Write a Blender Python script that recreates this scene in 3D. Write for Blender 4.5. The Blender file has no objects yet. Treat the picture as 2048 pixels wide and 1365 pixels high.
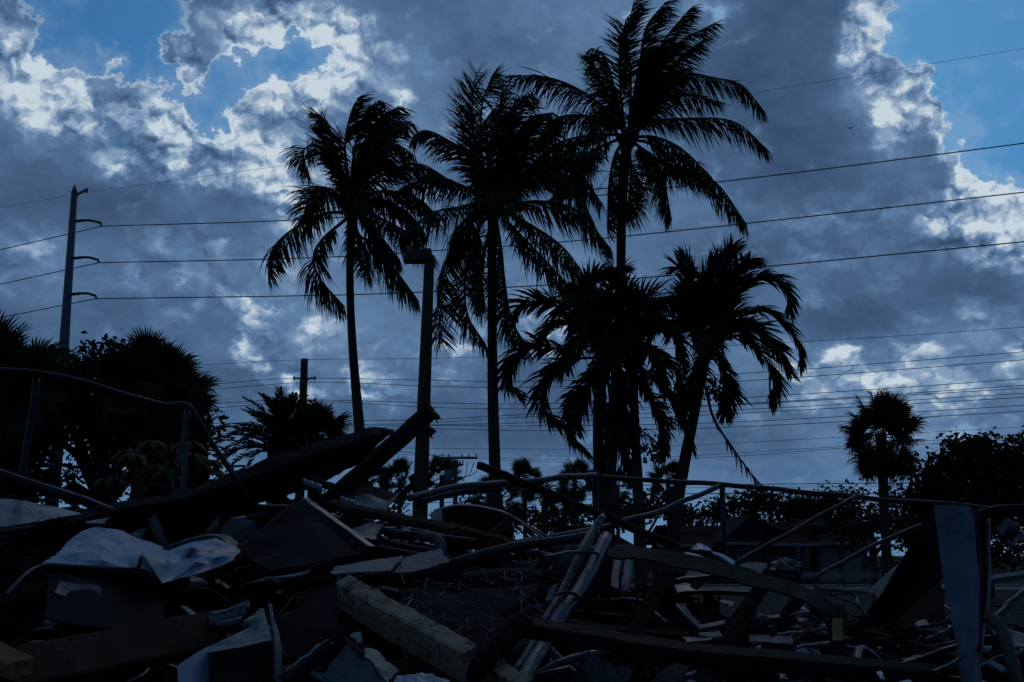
import bpy, bmesh, math, random
from mathutils import Vector, Matrix, noise as mnoise

# ------------------------------------------------------------------ camera, sky, sun, exposure
scene = bpy.context.scene
COL = scene.collection
R = math.radians
CAM_H = 1.65
PITCH = R(9.5)
FPX = 2560.0            # focal length in pixels of a 2048 pixel wide picture
cam_data = bpy.data.cameras.new('camera')
cam = bpy.data.objects.new('camera', cam_data)
COL.objects.link(cam)
cam.location = (0, 0, CAM_H)
cam.rotation_euler = (R(90) + PITCH, 0, 0)
cam_data.sensor_width = 36.0
cam_data.lens = 36.0 * FPX / 2048.0
cam_data.clip_start = 0.05
cam_data.clip_end = 6000
scene.camera = cam
scene.view_settings.view_transform = 'Standard'
scene.view_settings.look = 'None'
scene.view_settings.exposure = -0.5
scene.view_settings.gamma = 1.0
scene.cycles.use_adaptive_sampling = True
scene.cycles.adaptive_threshold = 0.02
scene.cycles.adaptive_min_samples = 6
scene.cycles.max_bounces = 3
scene.cycles.transparent_max_bounces = 8

FW = Vector((0, math.cos(PITCH), math.sin(PITCH)))
UP = Vector((0, -math.sin(PITCH), math.cos(PITCH)))


def ray(px, py):
    return FW + Vector((1, 0, 0)) * ((px - 1024) / FPX) + UP * ((682.5 - py) / FPX)


def P(px, py, d):
    """World point seen at a pixel of the 2048 x 1365 photograph, d metres in front (along +Y)."""
    r = ray(px, py)
    return Vector((0, 0, CAM_H)) + r * (d / r.y)


def azel(px, py):
    r = ray(px, py).normalized()
    return math.degrees(math.atan2(r.x, r.y)), math.degrees(math.asin(r.z))


SUN_EL, SUN_AZ = 36.0, 9.0       # behind the big cloud, above the frame
world = bpy.data.worlds.new('World')
scene.world = world
world.use_nodes = True
wt = world.node_tree
wt.nodes.clear()


class G:
    """tiny expression helper for node trees"""
    def __init__(s, tree):
        s.t = tree

    def node(s, typ, **kw):
        n = s.t.nodes.new(typ)
        for k, v in kw.items():
            setattr(n, k, v)
        return n

    def put(s, sock, v):
        if isinstance(v, bpy.types.NodeSocket):
            s.t.links.new(v, sock)
        elif v is not None:
            sock.default_value = v

    def m(s, op, a, b=None, c=None, clamp=False):
        n = s.node('ShaderNodeMath', operation=op, use_clamp=clamp)
        for i, v in enumerate((a, b, c)):
            s.put(n.inputs[i], v)
        return n.outputs[0]

    def v(s, op, a, b=None, c=None):
        n = s.node('ShaderNodeVectorMath', operation=op)
        for i, w in enumerate((a, b, c)):
            s.put(n.inputs[i], w)
        return n.outputs['Value'] if op in ('LENGTH', 'DISTANCE', 'DOT_PRODUCT') else n.outputs[0]

    def ss(s, x, lo, hi, a=0.0, b=1.0, kind='SMOOTHSTEP'):
        n = s.node('ShaderNodeMapRange', interpolation_type=kind)
        s.put(n.inputs['Value'], x)
        n.inputs['From Min'].default_value = lo
        n.inputs['From Max'].default_value = hi
        n.inputs['To Min'].default_value = a
        n.inputs['To Max'].default_value = b
        return n.outputs[0]

    def noise(s, vec, scale, detail=6, rough=0.55, dist=0.0, color=False, dim='2D', kind=None):
        n = s.node('ShaderNodeTexNoise', noise_dimensions=dim)
        if kind:
            n.noise_type = kind
        s.put(n.inputs['Vector'], vec)
        n.inputs['Scale'].default_value = scale
        n.inputs['Detail'].default_value = detail
        n.inputs['Roughness'].default_value = rough
        n.inputs['Distortion'].default_value = dist
        return n.outputs['Color'] if color else n.outputs[0]

    def voro(s, vec, scale, detail=3, rough=0.5, smooth=0.6):
        n = s.node('ShaderNodeTexVoronoi', voronoi_dimensions='2D', feature='F1')
        s.put(n.inputs['Vector'], vec)
        n.inputs['Scale'].default_value = scale
        n.inputs['Detail'].default_value = detail
        n.inputs['Roughness'].default_value = rough
        return n.outputs['Distance']

    def mix(s, f, a, b, blend='MIX'):
        n = s.node('ShaderNodeMix', data_type='RGBA', blend_type=blend)
        s.put(n.inputs[0], f)
        s.put(n.inputs[6], a)
        s.put(n.inputs[7], b)
        return n.outputs[2]

    def ramp(s, f, stops):
        n = s.node('ShaderNodeValToRGB')
        cr = n.color_ramp
        while len(cr.elements) < len(stops):
            cr.elements.new(0.5)
        for e, (p, c) in zip(cr.elements, stops):
            e.position = p
            e.color = (*c, 1) if len(c) == 3 else c
        s.put(n.inputs[0], f)
        return n.outputs[0]


g = G(wt)
tc = g.node('ShaderNodeTexCoord')
sep = g.node('ShaderNodeSeparateXYZ')
wt.links.new(tc.outputs['Generated'], sep.inputs[0])
az = g.m('MULTIPLY', g.m('ARCTAN2', sep.outputs[0], sep.outputs[1]), 57.29578)
el = g.m('MULTIPLY', g.m('ARCSINE', sep.outputs[2]), 57.29578)
comb = g.node('ShaderNodeCombineXYZ')
wt.links.new(az, comb.inputs[0])
wt.links.new(el, comb.inputs[1])
p0 = comb.outputs[0]
# clouds get flatter and smaller towards the horizon
stretch = g.m('MULTIPLY_ADD', g.m('LOGARITHM', g.m('ADD', g.m('MAXIMUM', el, -2.0), 3.5), math.e), 5.0, el)
comb2 = g.node('ShaderNodeCombineXYZ')
wt.links.new(az, comb2.inputs[0])
wt.links.new(stretch, comb2.inputs[1])
pn = comb2.outputs[0]

warp = g.v('SUBTRACT', g.noise(pn, 0.22, 3, 0.55, color=True), (0.5, 0.5, 0.5))
warp2 = g.v('SUBTRACT', g.noise(pn, 0.9, 4, 0.6, color=True), (0.5, 0.5, 0.5))
p1 = g.v('MULTIPLY_ADD', warp, (2.6, 2.2, 0.0), p0)
p1 = g.v('MULTIPLY_ADD', warp2, (2.4, 2.2, 0.0), p1)
p2 = g.v('MULTIPLY_ADD', warp, (1.2, 1.0, 0.0), p0)
p2 = g.v('MULTIPLY_ADD', warp2, (1.8, 1.6, 0.0), p2)


def blobs(pos, items):
    acc = None
    for (px, py, rx, ry, amp) in items:
        a, e = azel(px, py)
        sx, sy = 47.0 / rx, 47.0 / ry
        q = g.v('MULTIPLY_ADD', pos, (sx, sy, 0.0), (-a * sx, -e * sy, 0.0))
        f = g.ss(g.v('LENGTH', q), 0.0, 1.6, amp, 0.0)
        acc = f if acc is None else g.m('ADD', acc, f)
    return acc


HOLES = [  # patches of clear blue (negative) and loose cloud puffs inside them (positive)
    (130, 40, 150, 95, -1.3), (270, 30, 150, 65, -1.2), (250, 110, 120, 45, -0.8),
    (440, 165, 130, 58, -1.2), (565, 125, 125, 55, -1.3), (330, 175, 60, 36, -0.6), (630, 100, 60, 40, -0.5),
    (425, 240, 50, 40, -1.2), (350, 205, 40, 22, -0.3), (270, 225, 30, 18, -0.4),
    (1960, 60, 190, 130, -1.6), (2030, 210, 120, 130, -1.4), (2090, 330, 110, 110, -1.2), (1825, 70, 70, 90, -0.9), (1965, 300, 60, 60, -0.6),
    (235, 97, 34, 18, 1.0), (330, 85, 50, 26, 1.3), (375, 125, 36, 40, 1.5), (15, 60, 45, 40, 1.2),
    (250, 165, 95, 36, 0.5), (470, 40, 110, 55, 0.9), (600, 45, 120, 60, 0.5),
    (30, 160, 90, 60, 0.7), (1720, 200, 90, 150, 0.5), (1845, 215, 55, 50, 1.1), (1960, 420, 90, 70, 0.6),
    (500, 215, 40, 30, 0.3), (640, 190, 90, 40, 0.7),
]
LIGHT = [  # where the cloud is thin enough for the sun behind it to shine through, and where it is thick
    (40, 130, 90, 55, .62), (100, 210, 80, 55, .50), (235, 190, 100, 40, .45), (330, 290, 110, 55, .62), (450, 320, 110, 55, .60),
    (560, 240, 80, 55, .60), (610, 205, 90, 45, .60), (690, 150, 80, 45, .58), (750, 115, 70, 45, .40), (540, 60, 150, 60, .55),
    (650, 45, 110, 50, .40), (800, 195, 36, 26, .60), (600, 400, 55, 80, .50), (560, 330, 60, 50, .45), (250, 330, 60, 50, .35),
    (375, 130, 40, 36, .60), (330, 90, 60, 25, .45), (235, 97, 30, 20, .55), (20, 60, 40, 45, .35), (870, 140, 60, 30, .18),
    (1735, 70, 42, 85, .80), (1725, 160, 45, 60, .55), (1785, 235, 44, 64, .90), (1845, 185, 68, 40, .95), (1895, 250, 38, 56, .85),
    (1935, 340, 36, 75, .85), (2010, 385, 60, 60, .75), (1960, 450, 90, 55, .55), (2035, 480, 50, 60, .50), (1830, 240, 40, 40, .40),
    (1650, 430, 130, 36, .22), (1540, 440, 100, 40, .15), (930, 685, 55, 32, .62), (1090, 640, 60, 55, .58), (1120, 580, 80, 40, .25),
    (510, 690, 34, 60, .62), (380, 540, 60, 36, .35), (320, 470, 70, 40, .28), (500, 612, 34, 24, .48), (640, 665, 55, 36, .45),
    (730, 760, 60, 45, .50), (620, 785, 60, 40, .45), (560, 775, 40, 30, .35), (800, 800, 60, 30, .25), (1695, 712, 42, 34, .68),
    (1760, 770, 90, 26, .50), (1650, 800, 60, 25, .35), (1950, 640, 34, 50, .45), (2035, 690, 40, 60, .55), (1845, 640, 40, 20, .40),
    (45, 495, 70, 36, .45), (20, 560, 40, 40, .30), (1950, 770, 90, 40, .25), (1900, 860, 120, 30, .28), (1560, 850, 80, 30, .15),
    (130, 220, 260, 90, .36), (430, 300, 280, 110, .42), (650, 130, 200, 90, .34), (560, 60, 200, 60, .25), (1850, 250, 120, 170, .16), (1990, 450, 150, 110, .26),
    (690, 740, 240, 75, .18), (1010, 650, 170, 65, .24), (1800, 765, 260, 55, .22), (600, 420, 110, 120, .24), (400, 530, 160, 75, .14), (1100, 560, 220, 70, .12), (520, 690, 70, 90, .15), (1700, 430, 240, 60, .10),
    (1800, 470, 260, 80, .16), (2000, 300, 60, 120, .18), (330, 480, 130, 60, .12), (1560, 560, 160, 50, .10), (1500, 930, 300, 40, .10),
    (280, 560, 60, 34, .34), (350, 625, 50, 26, .30), (445, 600, 50, 30, .32), (560, 545, 60, 40, .34), (900, 745, 60, 28, .34), (1010, 790, 70, 22, .28), (1100, 705, 60, 36, .38),
    (1560, 690, 50, 30, .32), (1600, 745, 60, 24, .34), (1850, 705, 60, 30, .36), (1900, 800, 80, 24, .34), (1500, 825, 80, 22, .28), (700, 845, 110, 22, .24), (420, 480, 60, 36, .34), (120, 560, 60, 34, .26), (820, 690, 60, 40, .20),
    (1960, 530, 50, 24, .30), (1780, 560, 60, 28, .22), (1640, 520, 70, 30, .20), (520, 640, 220, 130, .12), (1800, 700, 240, 110, .10), (900, 930, 500, 40, .08),
    (1420, 120, 300, 200, -.22), (930, 90, 170, 90, -.16), (1640, 330, 170, 130, -.20), (1690, 645, 170, 48, -.34), (1430, 520, 150, 60, -.08),
    (200, 620, 260, 80, -.10), (1960, 570, 110, 45, -.24), (250, 430, 220, 60, -.20), (40, 340, 130, 80, -.20), (850, 570, 220, 80, -.10),
    (240, 185, 55, 20, -.40), (900, 890, 260, 36, -.12), (1350, 890, 200, 36, -.10), (700, 255, 60, 30, -.30), (740, 330, 120, 60, -.10), (1880, 330, 60, 60, -.20),
]
hole = blobs(p1, HOLES)
light = blobs(p2, LIGHT)
fbm = g.noise(pn, 0.21, 7, 0.57)
big = g.noise(g.v('ADD', pn, (31.0, 7.0, 0.0)), 0.10, 3, 0.5)
pw = g.v('MULTIPLY_ADD', warp2, (1.1, 1.1, 0.0), pn)


def lobes(q):                                    # cauliflower: fine cloud noise and rounded cells with sharp valleys
    return g.m('MULTIPLY_ADD', g.voro(q, 0.62, 3, 0.5), -0.55, g.noise(q, 0.34, 6, 0.56))


bil = lobes(pw)
relief = g.m('SUBTRACT', bil, lobes(g.v('ADD', pw, (0.16, 0.40, 0.0))))    # lit side of a lobe
n1 = g.m('SUBTRACT', fbm, 0.5)
b1 = g.m('ADD', bil, -0.27)
lsat = g.ss(light, 0.0, 0.80)
dens = g.m('ADD', hole, 1.20)
dens = g.m('MULTIPLY_ADD', n1, 1.2, dens)
dens = g.m('MULTIPLY_ADD', b1, 0.9, dens)
alpha = g.m('MAXIMUM', g.ss(dens, 0.14, 0.62), g.ss(g.m('MULTIPLY_ADD', n1, 2.2, dens), -0.9, 0.5, 0.0, 0.17))
rim = g.ss(dens, 0.30, 0.90, 1.0, 0.0)
texd = g.m('MULTIPLY_ADD', b1, 0.9, g.m('MULTIPLY_ADD', n1, 1.2, 0.60))
bright = g.m('MULTIPLY_ADD', g.m('SUBTRACT', big, 0.5), 0.75, 0.33)
bright = g.m('MULTIPLY_ADD', n1, 0.26, bright)
bright = g.m('MULTIPLY_ADD', b1, 0.07, bright)
bright = g.m('MULTIPLY_ADD', relief, g.m('MULTIPLY_ADD', lsat, 0.80, 0.09), bright)
bright = g.m('MULTIPLY_ADD', lsat, texd, bright)
bright = g.m('MULTIPLY_ADD', g.m('MINIMUM', light, 0.0), 0.75, bright)
bright = g.m('MULTIPLY_ADD', rim, 0.50, bright, clamp=True)
cloud = g.ramp(bright, [(0.0, (.046, .086, .172)), (0.25, (.084, .168, .325)), (0.48, (.158, .290, .510)),
                        (0.70, (.345, .500, .715)), (1.0, (.800, .930, 1.04))])
# towards the horizon everything fades into pale blue air
hz = g.ss(el, 0.5, 5.2, 0.92, 0.0)
cloud = g.mix(hz, cloud, (.155, .310, .560, 1))

sky = g.node('ShaderNodeTexSky', sky_type='NISHITA', sun_disc=False)
sky.sun_elevation = R(SUN_EL)
sky.sun_rotation = R(SUN_AZ)
sky.air_density = 1.0
sky.dust_density = 0.6
sky.ozone_density = 2.5
SKY_STRENGTH = 0.1
blue = g.mix(1.0, sky.outputs[0], (.17, .50, .78, 1), 'MULTIPLY')
cl10 = g.v('SCALE', cloud)
cl10.node.inputs['Scale'].default_value = 1.0 / SKY_STRENGTH
final = g.mix(alpha, blue, cl10)
bg = g.node('ShaderNodeBackground')
wt.links.new(final, bg.inputs[0])
bg.inputs[1].default_value = SKY_STRENGTH
wo = g.node('ShaderNodeOutputWorld')
wt.links.new(bg.outputs[0], wo.inputs[0])
world.cycles.sampling_method = 'NONE'

sun_data = bpy.data.lights.new('sun', 'SUN')
sun_data.energy = 0.10
sun_data.angle = R(20)
sun_data.color = (1.0, 0.97, 0.93)
sun = bpy.data.objects.new('sun', sun_data)
COL.objects.link(sun)
sun_dir = Vector((math.sin(R(SUN_AZ)) * math.cos(R(SUN_EL)), math.cos(R(SUN_AZ)) * math.cos(R(SUN_EL)), math.sin(R(SUN_EL))))
sun.rotation_euler = sun_dir.to_track_quat('Z', 'Y').to_euler()

# ------------------------------------------------------------------ helpers
Z = Vector((0, 0, 1))


def mat(name, col, var=0.35, rough=0.7, metal=0.0, scale=6.0, dirt=None, dirt_amt=0.0, bump=0.0, bump_scale=None, spec=0.3, stretch=None, dirt_scale=None):
    m = bpy.data.materials.new(name)
    m.use_nodes = True
    t = m.node_tree
    h = G(t)
    b = t.nodes['Principled BSDF']
    tcn = h.node('ShaderNodeTexCoord')
    v = tcn.outputs['Object']
    if stretch:
        v = h.v('MULTIPLY', v, stretch)
    n = h.noise(v, scale, 6, 0.6, 0.3, dim='3D')
    lo = tuple(max(0, c * (1 - var)) for c in col)
    hi = tuple(min(1, c * (1 + var)) for c in col)
    c = h.ramp(n, [(0.3, lo), (0.7, hi)])
    if dirt:
        d = h.noise(v, dirt_scale or scale * 2.7, 7, 0.65, 0.5, dim='3D')
        d = h.m('MULTIPLY_ADD', h.m('SUBTRACT', h.noise(v, (dirt_scale or scale * 2.7) * .17, 3, .6, dim='3D'), .5), .75, d)
        f = h.ss(d, 0.60 - dirt_amt * 0.35, 0.80 - dirt_amt * 0.35, 0.0, .85)
        c = h.mix(f, c, (*dirt, 1))
        rr = h.ss(f, 0, 1, rough, min(1, rough + 0.3), 'LINEAR')
        t.links.new(rr, b.inputs['Roughness'])
    else:
        b.inputs['Roughness'].default_value = rough
    t.links.new(c, b.inputs['Base Color'])
    b.inputs['Metallic'].default_value = metal
    b.inputs['Specular IOR Level'].default_value = spec
    if bump:
        bn = h.node('ShaderNodeBump')
        bn.inputs['Strength'].default_value = bump
        bn.inputs['Distance'].default_value = 0.02
        t.links.new(h.noise(v, bump_scale or scale * 4, 5, 0.6, dim='3D'), bn.inputs['Height'])
        t.links.new(bn.outputs[0], b.inputs['Normal'])
    return m


M = {
    'leaf': mat('palm_leaf', (.012, .020, .008), .4, .7, scale=1.5, spec=.04),
    'leaf2': mat('broad_leaf', (.010, .017, .007), .5, .7, scale=1.2, spec=.03),
    'leaf3': mat('shrub_leaf', (0.0120, 0.0204, 0.0030), .4, .6, scale=1.5, spec=.05),
    'dead': mat('dead_frond', (0.0240, 0.0180, 0.0120), .4, .9, scale=2, spec=.05),
    'bark': mat('palm_bark', (.026, .024, .023), .45, .95, scale=3, bump=.6, bump_scale=9, stretch=(1, 1, 5), spec=.04),
    'bark2': mat('tree_bark', (0.0210, 0.0180, 0.0156), .4, .95, scale=4, bump=.6, spec=.1),
    'pole': mat('weathered_steel_pole', (0.0338, 0.0488, 0.0713), .2, .6, .2, scale=2),
    'conc': mat('concrete_pole', (0.0320, 0.0260, 0.0200), .25, .9, scale=3, spec=.1),
    'woodpole': mat('timber_pole', (0.0540, 0.0420, 0.0360), .3, .95, scale=4, stretch=(4, 4, .5), spec=.1),
    'insul': mat('insulator_polymer', (.006,.007,.009), .2, .6),
    'wire': mat('wire_aluminium', (.030, .034, .042), .1, .7, .2),
    'pipe': mat('galvanised_pipe', (0.0225, 0.0345, 0.0465), .3, .38, .7, scale=9, dirt=(.012, .010, .009), dirt_amt=.25, dirt_scale=85, bump=.15),
    'pipe_dark': mat('dull_pipe', (0.0120, 0.0173, 0.0218), .35, .42, .7, scale=9, dirt=(.008, .007, .007), dirt_amt=.25, dirt_scale=70, spec=.2),
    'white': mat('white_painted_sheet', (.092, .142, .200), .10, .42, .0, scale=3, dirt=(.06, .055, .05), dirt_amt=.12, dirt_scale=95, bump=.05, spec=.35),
    'white_shaded': mat('shaded_white_sheet', (.034,.062,.092), .12, .5, .0, scale=4, dirt=(.03, .03, .03), dirt_amt=.14, dirt_scale=70, bump=.06, spec=.2),  # white paint with the shade of a camera-facing side put into its colour
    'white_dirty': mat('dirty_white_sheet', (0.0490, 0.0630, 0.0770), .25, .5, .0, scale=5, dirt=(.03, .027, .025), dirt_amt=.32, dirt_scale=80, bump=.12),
    'grey_sheet': mat('grey_sheet', (0.0210, 0.0294, 0.0406), .3, .36, .75, scale=5, dirt=(.010, .009, .009), dirt_amt=.3, dirt_scale=60, bump=.12, spec=.3),
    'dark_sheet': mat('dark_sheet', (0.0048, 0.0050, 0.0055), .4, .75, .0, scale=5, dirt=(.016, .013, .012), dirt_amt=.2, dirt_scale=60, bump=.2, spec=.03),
    'dark_green': mat('dark_green_strip', (.0040,.0075,.0065), .35, .65, .0, scale=6, dirt=(.008,.010,.010), dirt_amt=.15, dirt_scale=70, bump=.1, spec=.05),
    'wood_dark': mat('wet_dark_wood', (0.0097, 0.0079, 0.0067), .45, .9, scale=5, bump=.4, bump_scale=20, stretch=(1, 9, 9), spec=.03),
    'wood_brown': mat('brown_wood', (0.0368, 0.0240, 0.0160), .4, .85, scale=9, dirt=(.018, .014, .012), dirt_amt=.28, dirt_scale=70, bump=.3, bump_scale=40, spec=.06),
    'wood_tan': mat('raw_lumber', (.12,.072,.04), .3, .8, scale=9, dirt=(.04, .028, .02), dirt_amt=.25, dirt_scale=60, bump=.3, bump_scale=40, spec=.08),
    'plaster': mat('flaking_plaster_beam', (0.2160, 0.1665, 0.1215), .22, .9, scale=14, dirt=(.045, .033, .025), dirt_amt=.40, dirt_scale=60, bump=.5, bump_scale=70, spec=.06),
    'teal': mat('teal_paint', (0.0202, 0.0896, 0.0851), .3, .5, scale=8, dirt=(.03, .03, .03), dirt_amt=.35, dirt_scale=22, bump=.15),
    'teal_dark': mat('dark_teal_board', (.018, .045, .048), .3, .6, scale=8, dirt=(.02, .02, .02), dirt_amt=.35),
    'yellow': mat('faded_yellow_label', (0.2520, 0.2030, 0.0560), .15, .6, scale=20, dirt=(.1, .08, .03), dirt_amt=.25),
    'cream': mat('cream_board', (0.0665, 0.0700, 0.0525), .2, .85, scale=8, dirt=(.1, .09, .07), dirt_amt=.3),
    'foil': mat('crumpled_foil', (0.0377, 0.0447, 0.0494), .3, .35, .5, scale=14, dirt=(.03, .03, .03), dirt_amt=.5, dirt_scale=20, bump=.3),
    'rubble': mat('rubble', (0.0060, 0.0056, 0.0056), .6, .95, scale=5, bump=.8, bump_scale=16, spec=.02),
    'shell': mat('white_fibreglass', (0.1040, 0.1440, 0.1840), .12, .45, scale=2, dirt=(.12, .11, .1), dirt_amt=.2, spec=.4),
    'ground': mat('scrubby_ground', (0.0225, 0.0235, 0.0150), .5, 1, scale=.6, dirt=(.03, .025, .02), dirt_amt=.4, bump=.5, bump_scale=9, spec=.05),
    'asphalt': mat('asphalt', (.050, .050, .052), .25, .9, scale=2, bump=.2),
    'pavement': mat('pavement_concrete', (0.0520, 0.0500, 0.0480), .2, .9, scale=2),
    'wall': mat('house_stucco', (0.0360, 0.0378, 0.0414), .12, .9, scale=2, spec=.1),
    'wall2': mat('house_stucco_cream', (0.0432, 0.0360, 0.0306), .12, .9, scale=2, spec=.1),
    'roof': mat('brown_shingles', (0.0162, 0.0097, 0.0069), .3, .95, scale=3, bump=.4, spec=.05),
    'roof2': mat('grey_shingles', (0.0119, 0.0119, 0.0130), .3, .95, scale=3, bump=.4, spec=.05),
    'glass': mat('window_glass', (.02, .024, .03), .1, .12, scale=1, spec=.6),
    'trim': mat('white_trim', (.08,.09,.10), .08, .6, scale=3),
    'garage': mat('garage_door_paint', (0.0630, 0.0693, 0.0777), .08, .6, scale=3),
    'orange': mat('orange_plastic', (.55, .13, .03), .15, .5, scale=5),
    'bird': mat('bird_feathers', (.02, .02, .022), .2, .8),
    'black': mat('black_rubber', (.012, .012, .013), .3, .7),
}


class MB:
    def __init__(s):
        s.v, s.f, s.sm = [], [], []

    def add(s, verts, faces, smooth=False):
        o = len(s.v)
        s.v.extend(verts)
        s.f.extend([tuple(i + o for i in f) for f in faces])
        s.sm.extend([smooth] * len(faces))
        return s

    def tube(s, pts, radii, n=8, cap=True, smooth=True, flat=1.0):
        pts = [Vector(p) for p in pts]
        if not hasattr(radii, '__len__'):
            radii = [radii] * len(pts)
        t0 = (pts[1] - pts[0]).normalized()
        a = t0.cross(Z if abs(t0.z) < .9 else Vector((1, 0, 0))).normalized()
        vs, fs = [], []
        for i, p in enumerate(pts):
            t = (pts[min(i + 1, len(pts) - 1)] - pts[max(i - 1, 0)])
            t = t.normalized() if t.length > 1e-9 else t0
            a = (a - t * a.dot(t))
            a = a.normalized() if a.length > 1e-6 else t.orthogonal().normalized()
            b = t.cross(a)
            for k in range(n):
                th = 2 * math.pi * k / n
                vs.append(p + (a * math.cos(th) + b * math.sin(th) * flat) * radii[i])
        for i in range(len(pts) - 1):
            for k in range(n):
                fs.append((i * n + k, i * n + (k + 1) % n, (i + 1) * n + (k + 1) % n, (i + 1) * n + k))
        if cap:
            fs.append(tuple(reversed(range(n))))
            fs.append(tuple((len(pts) - 1) * n + k for k in range(n)))
        return s.add(vs, fs, smooth)

    def box(s, c, x, y, z, ax=None):
        """box with centre c, half sizes x y z along the axes ax"""
        A = ax or (Vector((1, 0, 0)), Vector((0, 1, 0)), Vector((0, 0, 1)))
        c = Vector(c)
        vs = [c + A[0] * (x * i) + A[1] * (y * j) + A[2] * (z * k) for k in (-1, 1) for j in (-1, 1) for i in (-1, 1)]
        return s.add(vs, [(0, 2, 3, 1), (4, 5, 7, 6), (0, 1, 5, 4), (2, 6, 7, 3), (0, 4, 6, 2), (1, 3, 7, 5)])

    def mesh(s, name, material):
        me = bpy.data.meshes.new(name)
        me.from_pydata([tuple(v) for v in s.v], [], s.f)
        me.materials.append(material)
        me.polygons.foreach_set('use_smooth', s.sm)
        me.update()
        return me

    def build(s, name, material, parent=None):
        return link(name, s.mesh(name, material), parent)


def link(name, data, parent=None):
    o = bpy.data.objects.new(name, data)
    COL.objects.link(o)
    if parent is not None:
        o.parent = parent
    return o


def tag(o, label, cat, group=None, kind=None):
    if label:
        o['label'] = label
    if cat:
        o['category'] = cat
    if group:
        o['group'] = group
    if kind:
        o['kind'] = kind
    return o


def thing(name, label, cat, loc=(0, 0, 0), group=None):
    return tag_at(bpy.data.objects.new(name, None), loc, label, cat, group)


def tag_at(o, loc, label, cat, group):
    COL.objects.link(o)
    o.location = loc
    o.empty_display_size = .2
    return tag(o, label, cat, group)


def shift(mb, loc):
    loc = Vector(loc)
    mb.v = [Vector(v) - loc for v in mb.v]
    return mb


def catmull(pts, per=6):
    pts = [Vector(p) for p in pts]
    if len(pts) == 2:
        return [pts[0].lerp(pts[1], i / per) for i in range(per + 1)]
    q = [pts[0] * 2 - pts[1]] + pts + [pts[-1] * 2 - pts[-2]]
    out = []
    for i in range(1, len(q) - 2):
        a, b, c, d = q[i - 1:i + 3]
        for k in range(per):
            t = k / per
            out.append(.5 * ((2 * b) + (c - a) * t + (2 * a - 5 * b + 4 * c - d) * t * t + (3 * b - a - 3 * c + d) * t ** 3))
    out.append(pts[-1])
    return out


def resample(pts, n):
    L = [0]
    for a, b in zip(pts, pts[1:]):
        L.append(L[-1] + (b - a).length)
    out, j = [], 0
    for i in range(n):
        s = L[-1] * i / (n - 1)
        while j < len(pts) - 2 and L[j + 1] < s:
            j += 1
        w = (s - L[j]) / max(1e-9, L[j + 1] - L[j])
        out.append(pts[j].lerp(pts[j + 1], min(1, max(0, w))))
    return out


# ------------------------------------------------------------------ palm fronds
def frond(mb, pts, leaf_len, n, width, droop, wind, rng, roll=0.0, r0=.035, start=.14, ragged=.15, lift=.25, rach=None, fwd=.35, lat=.85, edge=False):
    """one feather frond: a rachis along pts with leaflets on both sides"""
    c = resample(catmull(pts, 8), 26)
    (rach or mb).tube(c, [r0 * (1 - .85 * i / 25) for i in range(26)], 5)
    prevS = None
    for i in range(n):
        t = start + (1 - start) * (i + rng.random() * .6) / n
        x = t * 25
        k = min(24, int(x))
        p = c[k].lerp(c[k + 1], x - k)
        T = (c[k + 1] - c[k]).normalized()
        S = T.cross(Z) if not edge else Vector((.15, 1, 0))      # edge: blades turned edge-on by the wind
        S = S - T * S.dot(T)
        if S.length < .25:
            S = prevS or T.orthogonal()
        S = (S - T * S.dot(T)).normalized()
        if prevS and S.dot(prevS) < 0:
            S = -S
        prevS = S
        S = Matrix.Rotation(roll + rng.gauss(0, .18), 3, T) @ S
        N = S.cross(T)
        if N.z < 0:
            N = -N
        env = min(1, .35 + (t - start) * 2.2) * (1 - .55 * max(0, (t - .55) / .45) ** 1.5)
        for side in (-1, 1):
            if rng.random() < ragged:
                continue
            L = leaf_len * env * rng.uniform(.72, 1.12)
            d = (S * side * lat + T * (fwd + .40 * t) + N * lift + Vector((rng.gauss(0, .07), rng.gauss(0, .07), rng.gauss(0, .07)))).normalized()
            W = (T - d * T.dot(d)) * .8 + N * rng.uniform(-.7, .7)
            W = (W - d * W.dot(d)).normalized()
            a = p.copy()
            w = width * rng.uniform(.8, 1.15)
            vs = [a - W * w * .3, a + W * w * .3]
            ww = (1.0, .75, 0)
            dd = droop * rng.uniform(.6, 1.4) * (1 - .6 * max(0, T.z))
            for s_ in range(3):
                a = a + d * (L / 3)
                d = (d + Vector((wind, 0, -dd))).normalized()
                if s_ < 2:
                    vs += [a - W * w * .5 * ww[s_], a + W * w * .5 * ww[s_]]
                else:
                    vs.append(a)
            mb.add(vs, [(0, 1, 3, 2), (2, 3, 5, 4), (4, 5, 6)])


def trunk_mesh(pts, n=10, rings=.03):
    """pts: list of (Vector, radius)"""
    c = catmull([p for p, r in pts], 8)
    rr = []
    m = len(pts) - 1
    for i in range(len(c)):
        x = i / 8
        k = min(m - 1, int(x))
        rr.append(pts[k][1] + (pts[k + 1][1] - pts[k][1]) * (x - k))
    c2, r2 = [], []
    for i in range(len(c) - 1):
        for s_ in range(3):
            t = s_ / 3
            c2.append(c[i].lerp(c[i + 1], t))
            r2.append((rr[i] * (1 - t) + rr[i + 1] * t) * (1 + (rings if s_ == 0 else -rings * .3)))
    c2.append(c[-1])
    r2.append(rr[-1])
    return MB().tube(c2, r2, n)


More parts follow.
